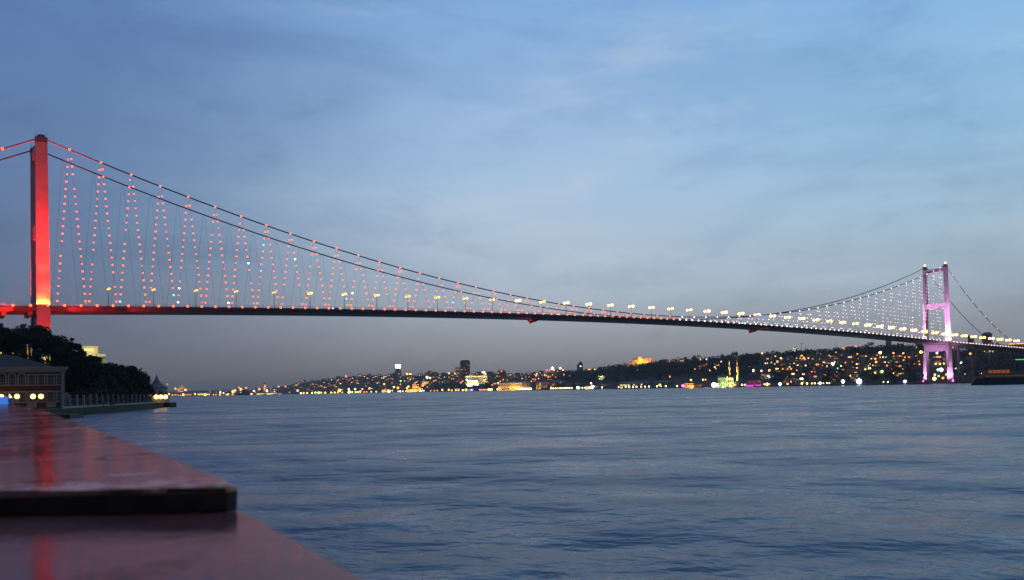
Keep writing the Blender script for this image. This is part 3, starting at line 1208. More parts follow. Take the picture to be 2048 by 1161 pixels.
dark_tower()
building('grey_tower', 'grey slab block with lit windows against the tall dark tower', 911, 920, 735, 758, 3330, TOWERG, None, 0, grid(4, 7, 'odadr', .5, .45, .5, 8))
building('mansion_block', 'grey mansion block on the skyline left of the dark tower', 862, 879, 747.5, 757, 3650, TOWERG, None, 0, grid(5, 2, 'da', .4, .4, .3, 4))
rt = building('capped_tower', 'pale hotel tower with stepped cap above the wooded slope', 1154, 1166, 729.5, 745, 2600, TOWERG, None, 0,
              [(.62, .22, .26, .16, 'w')] + grid(4, 4, 'dax', .4, .4, .3, 6, .3))
k = 2600 / F
o = MB().box((1.5 * k, 4 * k, 17.2 * k), (8 * k, 7 * k, 4 * k)).box((1.5 * k, 4 * k, 20.2 * k), (4 * k, 4 * k, 2 * k)).lathe(
    (1.5 * k, 4 * k, 21.2 * k), [(1.2 * k, 0), (.2, 2.2 * k)], 8).build('cap', TOWERG, None)
o.parent = rt
building('domed_office', 'broad grey block with red roof lights left of the amber palace', 995, 1012, 744, 760, 3300, TOWERG, ('hip', LEADROOF), 8, grid(5, 3, 'dao', .4, .4, .3, 12))
building('slab_block', 'narrow pale slab above the amber palace, first of a pair', 1015.5, 1019, 750.5, 762, 2850, HW[0], None, 0, grid(2, 4, 'do', .4, .4, .3, 13))
building('slab_block', 'broad pale slab above the amber palace, second of a pair', 1020.5, 1036, 751, 763, 2850, HW[0], None, 0, grid(6, 4, 'doa', .4, .4, .3, 14))
building('hall_block', 'long hall with pale lit front on the slope below the dark tower', 931, 975, 751.5, 767, 2760, STONE, None, 0,
         grid(9, 1, 'wy', .7, .6, 1, 1, .02, .24) + grid(9, 2, 'x', .4, .5, 1, 2, .28, .95))
rt = building('floodlit_arena', 'low arena front glaring yellow white below the long pale hall', 934, 957, 761.5, 770, 2700, STONE, None, 0, grid(6, 1, 'y', .9, .5, 1, 1, .05, .8))
for x in (938, 944, 950, 955):
    flood(ell(x, 764.5, 2684), (1, .95, .45), 2.4, 20, radius=1)
flood(ell(968, 761, 2735), (1, .85, .30), .6, 25, radius=1)
flood(ell(934, 759, 2735), (.9, 1, .45), .35, 30, radius=1)
building('blue_kiosk', 'small waterfront kiosk with glowing blue front', 935, 948, 777.8, 784, 2650, HW[1], None, 0, grid(3, 1, 'b', .8, .7))
building('shore_lodge', 'waterfront lodge with two bright yellow windows by the blue kiosk', 909, 920, 777, 784, 2760, HW[0], ('hip', ROOFT), 4, grid(2, 1, 'y', .6, .5))

# the long amber palace
building('waterfront_palace', 'long palace with amber floodlit front along the water', 996, 1064, 766.5, 782.5, 2230, STONE, ('hip', LEADROOF), 5,
         grid(30, 2, 'xxxxdx', .5, .55, 1, 21), depth=40)
building('palace_wing', 'right wing of the amber palace with three pale bays', 1072, 1097, 765, 779, 2110, STONE, None, 0, grid(10, 2, 'xxox', .5, .55, 1, 22), depth=30)
for x, L in ((999, .75), (1012, .25), (1023, .7), (1030, 1.0), (1036, .9), (1045, .55), (1052, .75), (1060, .45)):
    flood(ell(x, 779, 2215), (1, .52, .12), L, 17, radius=.8)
for x, L in ((1078, .4), (1090, .45)):
    flood(ell(x, 777, 2096), (1, .55, .14), L, 15, radius=.8)
building('gatehouse', 'small pale gatehouse at the left end of the amber palace', 985, 994, 775, 782.6, 2260, STONE, ('hip', LEADROOF), 3, grid(3, 1, 'ax', .5, .6))
building('old_palace_block', 'dim grey waterfront block with a few orange windows right of palace', 1098, 1135, 764, 779, 2040, HW[1], ('hip', LEADROOF), 3,
         [(.12, .62, .03, .12, 'w'), (.18, .35, .03, .12, 'a'), (.27, .2, .03, .10, 'o'), (.27, .42, .03, .16, 'o'), (.10, .7, .03, .1, 'a'), (.2, .7, .03, .1, 'a'),
          (.62, .15, .03, .12, 'a'), (.5, .65, .03, .1, 'd')] + grid(14, 2, 'x', .4, .4, .8, 3), depth=20)
building('shore_terrace', 'dim terraced block behind the row of ten shore lamps', 1136, 1168, 769, 779, 1950, HW[1], ('hip', LEADROOF), 3, grid(10, 2, 'x', .4, .5, .8, 5), depth=15)
building('yellow_hall', 'low hall with glaring yellow front left of the green building', 1170.5, 1199, 772.5, 780.5, 1810, STONE, None, 0,
         grid(8, 1, 'yxw', .6, .6, .9, 3), depth=14)
flood(ell(1190, 778, 1796), (1, .92, .35), 1.3, 12, radius=.6)
flood(ell(1179, 776, 1796), (1, .80, .25), .6, 12, radius=.6)
building('green_building', 'waterfront building floodlit bright green', 1199.3, 1233, 768.3, 780, 1790, STONE, None, 0, grid(12, 2, 'xxd', .4, .5, .9, 9), depth=18)
for x, L, c in ((1203, .25, (.35, 1, .4)), (1213, 1.3, (.75, 1, .45)), (1222, .5, (.42, 1, .30)), (1229, .5, (.42, 1, .30))):
    flood(ell(x, 777, 1776), c, L, 14, radius=.6)
building('slope_villa', 'villa glowing green yellow among trees on the wooded slope', 1196, 1210, 752.5, 760, 1960, STONE, ('hip', ROOFT), 3, grid(4, 1, 'yg', .6, .6, 1, 3))
flood(ell(1200, 756, 1945), (.8, 1, .35), 1.0, 15, radius=.6)
flood(ell(1206, 756, 1945), (.8, 1, .35), .8, 15, radius=.6)
building('long_school', 'long dim waterfront building with four lit window groups', 1238, 1303, 766.5, 778.5, 1660, HW[1], ('hip', LEADROOF), 2.5,
         [(.05 + .035 * i, .32, .026, .14, 'w') for i in range(6)] + [(.30, .32, .05, .13, 'w'), (.47, .3, .05, .2, 'y'), (.70, .24, .045, .12, 'w'), (.08, .7, .06, .2, 'w'),
          (.17, .72, .03, .16, 'd')] + grid(22, 2, 'x', .4, .45, .7, 9), depth=16)
building('long_school', 'dark waterfront block right of the building with four lit groups', 1306, 1345, 764.5, 777.5, 1580, HW[1], ('hip', LEADROOF), 2.5, grid(14, 3, 'x', .4, .45, .8, 10), depth=16)


def castle():
    d = 2120
    root, m = local_root('castle_hotel', 'castle-like hotel on the hilltop floodlit golden orange', 'building', 1279.5, 729, d)
    k = d / F

    def blk(x0, x1, z1, y0=0, dep=10):
        mb.box(((x0 + x1) / 2 * k - 1279.5 * k, y0 + dep / 2 * k, (z1 - 4) / 2 * k), ((x1 - x0) * k, dep * k, (z1 + 4) * k))
    mb = MB()
    blk(1276, 1284, 16)
    for i in range(4):
        mb.box(((1276.8 + i * 2.1 - 1279.5) * k, 5 * k, 16.5 * k), (1.0 * k, 10 * k, 1.0 * k))
    o = mb.build('keep', STONE, None)
    o.parent = root
    mb = MB()
    blk(1284.2, 1296, 10.8, 2)
    blk(1296.2, 1305, 11.2, 4)
    blk(1265, 1275.8, 9, 2)
    blk(1255, 1264.8, 4.5, 2)
    for i in range(14):
        mb.box(((1284.8 + i * 1.5 - 1279.5) * k, 3 + 4 * k, 11.3 * k), (.7 * k, 8 * k, .9 * k))
    o = mb.build('wall', STONE, None)
    o.parent = root
    mb = MB()
    mb.add([((x - 1279.5) * k, y, z * k) for x, y, z in ((1264.5, 1.5, 9.1), (1276, 1.5, 9.1), (1276, 1.5, 14), (1264.5, 12 * k, 9.1), (1276, 12 * k, 9.1), (1276, 12 * k, 14))],
           [(0, 1, 2), (4, 3, 5), (0, 2, 5, 3), (1, 4, 5, 2), (0, 3, 4, 1)])
    o = mb.build('roof', ROOFT, None)
    o.parent = root
    for i in range(5):
        for j in range(2):
            inst('window', winmesh('x', 1.0 * k, 1.6 * k), root, ((1285.6 + i * 2.3 - 1279.5) * k, 1.9, (3.4 + j * 4) * k))
    for x, y, L, c in ((1279, 725, 1.3, (1, .55, .06)), (1287, 726, .9, (1, .50, .07)), (1293, 726, .8, (1, .46, .07)), (1271, 727, .55, (1, .42, .09)),
                       (1302, 722, .7, (1, .16, .06)), (1260, 727, .3, (1, .35, .1)), (1280, 719, .5, (1, .5, .07))):
        flood(ell(x, y, d - 13), c, L, 13, radius=.8)


castle()
# orange waterside pavilion, ferry quay lights
rt = building('orange_pavilion', 'waterside pavilion floodlit flame orange with hipped roof', 1368.5, 1388, 767.5, 777.8, 1400, STONE, ('hip', ROOFT), 4,
              grid(6, 2, 'xxx', .45, .55, 1, 2), depth=14)
for x, L in ((1370, .5), (1375, .6), (1383, 1.5), (1387, .7)):
    flood(ell(x, 775, 1391), (1, .36, .05), L, 9, radius=.5)
building('pavilion_annex', 'dim low annex with reddish windows right of the orange pavilion', 1389, 1403, 769.5, 777.5, 1410, HW[2], ('hip', ROOFT), 2.5, grid(5, 2, 'rdo', .4, .4, .5, 6), depth=12)
building('ticket_hall', 'low ticket hall with pale strip window near the waterside mosque', 1409, 1419, 775, 778, 1340, HW[1], None, 0, grid(5, 1, 'w', .8, .5), depth=8)


def big_mosque():
    d = 1262
    k = d / F
    root, m = local_root('waterside_mosque', 'pale waterside mosque floodlit green and yellow with two golden minarets', 'mosque', 1446, 775.5, d)

    def X(x):
        return (x - 1446) * k
    mb = MB()
    mb.box((0, 9 * k, 9 * k), (18.5 * k, 18 * k, 20 * k))
    for e in (-1, 1):      # corner turrets
        mb.lathe((e * 8.6 * k, 1 * k, 19 * k), [(1.6 * k, -6 * k), (1.6 * k, 2.4 * k), (1.1 * k, 3.2 * k), (.1, 5 * k)], 8)
        mb.lathe((e * 8.6 * k, 17 * k, 19 * k), [(1.6 * k, 0), (1.6 * k, 2.4 * k), (1.1 * k, 3.2 * k), (.1, 5 * k)], 8)
    # great arch over the windows
    for i in range(9):
        a0, a1 = math.pi * i / 9, math.pi * (i + 1) / 9
        p = [(math.cos(a) * r * k, y, (15 + math.sin(a) * r * .75) * k) for a in (a0, a1) for r in (7.2, 8.6) for y in (-.6 * k, .4 * k)]
        mb.hexa([p[0], p[1], p[3], p[2]], [p[4], p[5], p[7], p[6]])
    for i in range(6):
        mb.box(((-7.5 + 3 * i) * k, -.35 * k, 8.2 * k), (.7 * k, .7 * k, 15.5 * k))
    mb.box((0, -.4 * k, 8 * k), (18.9 * k, .5 * k, .7 * k))
    o = mb.build('prayer_hall', STONE, None)
    o.parent = root
    o = MB().lathe((0, 9 * k, 19 * k), [(7.8 * k, 0), (7.8 * k, 1.2 * k), (7.0 * k, 3.6 * k), (5 * k, 6 * k), (2.4 * k, 7.5 * k), (.5 * k, 8 * k), (.1, 10 * k)], 20).build('dome', LEADROOF, None, True)
    o.parent = root
    for i in range(5):
        for zz, hh in ((4, 4.6), (12.5, 5.6)):
            inst('window', winmesh('x', 1.1 * k, hh * k), root, ((-6 + 3 * i) * k, -.25, zz * k))
    mb = MB()
    mb.box((X(1461), 12 * k, 9 * k), (11 * k, 16 * k, 18 * k))
    mb.box((X(1461), 12 * k, 18.4 * k), (11.6 * k, 16.6 * k, .9 * k))
    mb.lathe((X(1461), 9 * k, 18.6 * k), [(4 * k, 0), (3.6 * k, 1.6 * k), (2 * k, 3 * k), (.1, 3.6 * k)], 12)
    o = mb.build('entrance_block', STONE, None)
    o.parent = root
    for i in range(3):
        for zz in (5, 12.5):
            inst('window', winmesh('x', 1.2 * k, 4 * k), root, (X(1457.6 + i * 3.4), 3.9 * k, zz * k))
    for x, y0 in ((1459.2, 15), (1474.0, 1)):
        o = MB().lathe((X(x), y0 * k, 0), [(2.6 * k, -3), (2.6 * k, 15 * k), (1.65 * k, 18 * k), (1.55 * k, 37 * k), (2.5 * k, 38.6 * k), (2.5 * k, 40.2 * k),
                                          (1.25 * k, 40.4 * k), (1.1 * k, 49 * k), (1.35 * k, 49.4 * k), (.03, 56 * k)], 14).build('minaret', STONE, None, False)
        o.parent = root
    GY = (.70, 1, .32)
    for x, y, L in ((1439, 772, .5), (1446, 773, .9), (1452, 772, .55), (1446, 760, .30)):
        flood(ell(x, y, d - 11), GY, L, 10, radius=.5)
    flood(ell(1461, 770, d - 6), (.8, 1, .3), .4, 11, radius=.5)
    flood(ell(1471.5, 765, d - 5), (1, 1, .6), 4.5, 4.5, radius=.5)
    for x, zo in ((1459.2, 6), (1474, -2)):
        spot(ell(x - .3, 764, d + zo * k - 12), ell(x, 745, d + zo * k), (1, .75, .14) if zo < 0 else (1, .52, .08), 1.5, 70, .48)
        spot(ell(x + .8, 752, d + zo * k - 14), ell(x, 733, d + zo * k), (1, .58, .10), 1.2, 60, .48)


big_mosque()
building('magenta_building', 'rose waterfront building with glowing magenta arches', 1491, 1523, 761.5, 774.5, 1262, HW[2], ('hip', ROOFT), 3,
         [((i + .5) / 10, .80, .07, .26, 'm') for i in (0, 1, 2, 3, 4, 6, 7, 8, 9)] + grid(10, 2, 'xxd', .4, .5, 1, 2, .0, .6), depth=16)
flood(ell(1500, 770, 1252), (1, .1, .8), .18, 10, radius=.5)
flood(ell(1516, 770, 1252), (1, .1, .8), .12, 10, radius=.5)
rt = building('lit_terrace', 'hillside building with a long icy white terrace front', 1523, 1557, 748.5, 758, 1330, STONE, None, 0,
              [(.55, .55, .42, .42, 'c'), (.88, .55, .14, .38, 'c')] + grid(3, 2, 'xd', .4, .4, .6, 2, 0, 1)[:2], depth=14)
flood(ell(1528, 753, 1318), (1, .62, .20), .35, 12, radius=.5)
building('dark_house', 'narrow dark waterfront house left of the pediment building', 1566.5, 1576.5, 752, 773, 1240, HW[1], ('hip', ROOFT), 2, grid(3, 4, 'xxxd', .5, .5, 1, 3), depth=12)
rt = building('pediment_building', 'yellow floodlit waterfront building with a triangular pediment', 1577.3, 1597, 760.5, 774, 1232, STONE, ('gable', STONE), 3.2,
              grid(6, 2, 'xxy', .45, .5, 1, 4), depth=14)
for x, L in ((1580, .8), (1587, 2.6), (1593, 2.4)):
    flood(ell(x, 771, 1223), (1, .82, .25), L, 8, radius=.5)
building('orange_house', 'narrow orange-lit waterfront house right of the pediment building', 1605, 1612, 762, 773, 1215, STONE, ('hip', ROOFT), 2, grid(2, 2, 'ox', .5, .5, 1, 4), depth=9)
flood(ell(1608, 769, 1207), (1, .40, .10), 1.1, 8, radius=.5)
building('stone_block', 'tall dim stone block on the shore left of two glaring lamps', 1661, 1672, 748, 771, 1190, HW[0], None, 0, grid(3, 5, 'xxd', .5, .5, 1, 3), depth=12)
building('stone_block', 'pale shore building beside the brightest white lamp', 1701, 1722, 755, 770.5, 1180, HW[0], None, 0, grid(8, 3, 'xxd', .45, .5, 1, 5), depth=12)
flood(ell(1714, 764, 1168), (1, .95, .75), .5, 10, radius=.5)
# skyline on the right
building('hill_tower', 'tall grey tower block on the ridge under the deck near pink tower', 1771.5, 1784, 678, 702, 1900, TOWERG, None, 0, grid(4, 6, 'dxx', .4, .4, .3, 3))
building('hill_block', 'broad grey block with one amber window on the ridge', 1794, 1808, 688, 702, 1800, TOWERG, None, 0, [(.45, .28, .12, .2, 'a')])
building('hill_block', 'plain grey block on the ridge left of the pink tower', 1830, 1846, 687, 702, 1750, TOWERG, None, 0, grid(4, 2, 'dx', .4, .4, .5, 2))
building('round_top_block', 'dark block with round roof rising above the right approach deck', 1964, 1985, 669, 700, 1640, TOWERG, ('hip', TOWERD), 4, grid(5, 4, 'dx', .4, .4, .4, 2))
building('hill_block', 'dark block standing behind the lamps right of the pink tower', 1936, 1949, 672, 700, 1640, TOWERG, None, 0, grid(4, 4, 'xd', .4, .4, .3, 2))
# pale domed villa with a mast, crane, masts
d = 1780
k = d / F
rt, m = local_root('domed_villa', 'pale lit domed villa with a white mast on the ridge', 'building', 1590, 701, d)
o = MB().box((0, 5, .5 * k), (7 * k, 10, 7 * k)).lathe((0, 5, 4 * k), [(2.4 * k, 0), (1.8 * k, 1.6 * k), (.1, 2.5 * k)], 10).build('wall', STONE, None)
o.parent = rt
o = MB().tube([(.3 * k, 5, 6 * k), (.3 * k, 5, 13 * k)], .28, 6).build('mast', WHITEP, None)
o.parent = rt
flood(ell(1589, 699, d - 8), (.85, 1, .6), .7, 8, radius=.5)
flood(ell(1590.5, 693, d - 5), (.95, 1, .8), .9, 6, radius=.3)
rt, m = local_root('tower_crane', 'thin red tower crane on the ridge', 'crane', 1603, 702, 1770)
k = 1770 / F
o = MB().tube([(0, 0, -2), (0, 0, 16 * k)], .32, 4).build('mast', FLAGRED, None)
o.parent = rt
o = MB().tube([(-1.8 * k, 0, 14.8 * k), (5 * k, 0, 14.8 * k)], .30, 4).tube([(0, 0, 16 * k), (4 * k, 0, 14.9 * k)], .1, 4).build('jib', FLAGRED, None)
o.parent = rt
for x, y0, y1, dd, lab in ((1672, 684, 705, 1700, 'thin dark lattice mast on the ridge above the lit houses'),
                           (1611, 691, 703, 1760, 'short dark mast on the ridge beside the crane'),
                           (1807, 678, 692, 1790, 'thin mast on the broad grey ridge block')):
    rt, m = local_root('radio_mast', lab, 'mast', x, y1, dd, 'masts on the ridge')
    k = dd / F
    o = MB().tube([(0, 0, -2), (0, 0, (y1 - y0) * k)], [.5, .2], 4).build('mast', DARKMETAL, None)
    o.parent = rt

# ------------------------------------------------------------------ houses on the slopes
def house_mesh(w, dp, hh, rf, wm_):
    mb = MB()
    mb.box((0, 0, hh / 2 - 3), (w, dp, hh + 6), 0, 0)
    e = .5
    z = hh + .01
    rl = max(0.3, w / 2 - dp / 2)
    x, y = w / 2 + e, dp / 2 + e
    mb.add([(-x, -y, z), (x, -y, z), (x, y, z), (-x, y, z), (-rl, 0, z + rf), (rl, 0, z + rf)],
           [(0, 1, 5, 4), (1, 2, 5), (2, 3, 4, 5), (3, 0, 4), (3, 2, 1, 0)], 1)
    mb.box((w * .22, dp * .1, z + rf * .7), (.8, .8, rf * .9), 0, 0)
    return mb.mesh('house', [wm_, ROOFT])


HM = []
for i, (w, dp, hh, rf) in enumerate(((11, 9, 7, 2.2), (14, 10, 10, 2.0), (9, 9, 12, 1.6), (17, 10, 8, 2.6), (12, 10, 14, 1.2), (10, 8, 6, 2.6))):
    for c in range(3):
        HM.append((house_mesh(w, dp, hh, rf, HW[c]), w, dp, hh, c))

SECT = [(0, 500, 'on the far headland'), (500, 640, 'around the round stone tower'), (640, 760, 'left of the white-signed tower'),
        (760, 880, 'below the white-signed tower'), (880, 985, 'around the tall dark tower'), (985, 1180, 'above the amber palace'),
        (1180, 1340, 'below the hilltop castle'), (1340, 1485, 'behind the twin-minaret mosque'), (1485, 1620, 'above the magenta building'),
        (1620, 1720, 'above the bright shore lamps'), (1720, 1845, 'left of the pink tower'), (1845, 2400, 'behind the pink tower')]


def sector(px):
    for a, b_, s in SECT:
        if a <= px < b_:
            return s
    return SECT[-1][2]


houses = []


def house(px, py, keys, hi=None):
    p, w = ground(px, py)
    i = hi if hi is not None else rng.randrange(len(HM))
    me, hw_, hd, hh, c = HM[i]
    d = p.y
    s = max(1.0, min(1.9, d / 1900)) * rng.uniform(.85, 1.12)
    o = bpy.data.objects.new('house', me)
    COL.objects.link(o)
    o.location = p
    o.scale = (s, s, s)
    o.rotation_euler = (0, 0, -math.atan2(p.x, p.y) + rng.uniform(-.35, .35))
    lit = []
    n = max(1, len(keys))
    for j, key in enumerate(keys):
        ww, wh = rng.choice([(2.1, 2.0), (2.6, 2.0), (1.8, 2.5), (3.8, 1.9)])
        x = (-.5 + (j + .5) / n) * hw_ * .85 + rng.uniform(-.4, .4)
        z = hh * rng.choice([.78, .75, .5, .35])
        inst('window', winmesh(key, ww, wh), o, (x, -hd / 2 - .08, z))
        lit.append(WIN[key][0])
    houses.append((px, w, o, HWN[c], lit))


def scatter(x0, x1, w0, w1, n, pal, dist=6.0):
    done = []
    tries = 0
    while len(done) < n and tries < n * 40:
        tries += 1
        px, w = rng.uniform(x0, x1), rng.uniform(w0, w1)
        py = proj(terr(px, w))[1]
        if any(abs(px - a) < dist and abs(py - b_) < dist * .55 for a, b_ in done):
            continue
        done.append((px, py))
        house(px, py, [rng.choice(pal) for _ in range(rng.choice([1, 1, 2, 2, 3]))])


scatter(1530, 1625, .10, .78, 30, 'aaowwdgr', 6)
scatter(1620, 1722, .10, .80, 44, 'aaowwdgaro', 6)
scatter(1715, 1800, .10, .62, 26, 'aaowwdgo', 6)
scatter(1790, 1850, .2, .7, 8, 'aod', 7)
scatter(1856, 1892, .1, .7, 6, 'awd', 7)
scatter(1392, 1412, .42, .62, 6, 'oaorw', 5)
scatter(1000, 1120, .18, .95, 26, 'aoordw', 6)
scatter(860, 1000, .25, .98, 34, 'aoowdgr', 6)
scatter(640, 860, .10, .95, 62, 'aoowdrw', 5)
scatter(575, 680, .05, .9, 26, 'aoordw', 4.5)
scatter(400, 580, .05, .6, 16, 'aodw', 5)
# a cluster of lit windows climbing the ridge road
for x, y in ((1600, 706), (1598, 711), (1602, 717), (1606, 722)):
    house(x, y, 'aw', 1)


def tier(w, px):
    return 'lower' if w < .36 else ('middle' if w < .68 else 'upper')


cnt = {}
for px, w, o, wc, lit in sorted(houses, key=lambda q: q[0]):
    key = (tier(w, px), sector(px))
    cnt[key] = cnt.get(key, 0) + 1
    lc = lit[0] if len(set(lit)) == 1 else 'mixed'
    word = {1: 'one %s window', 2: 'two %s windows', 3: 'three %s windows'}[len(lit)] % lc
    tag(o, '%s house with %s, %s on %s slope %s' % (wc, word, nth(cnt[key]), key[0], key[1]), 'house', 'houses on the far slopes')

# ------------------------------------------------------------------ lamps on the far shore
spole = MB().tube([(0, 0, -1), (0, 0, 5.6)], [.14, .09], 5).mesh('pole', DARKMETAL)
SG = {}


def lamp(px, py, rpx, key, pole=5.6):
    g, w = ground(px, py, pole)
    top = at(px, py, g.y)
    r = round(rpx * 1.14 * g.y / F, 1)
    k = (key, r)
    if k not in SG:
        SG[k] = MB().ball((0, 0, 0), r, 8).mesh('lamp_globe', E[key][1])
    hgt = max(2.0, top.z - g.z)
    lp = empty('lamp_post', g)
    inst('pole', spole, lp, (0, 0, 0), (1, 1, hgt / 5.6))
    inst('lamp_globe', SG[k], lp, (0, 0, hgt + r * .2))
    return (px, w, lp, E[key][0])


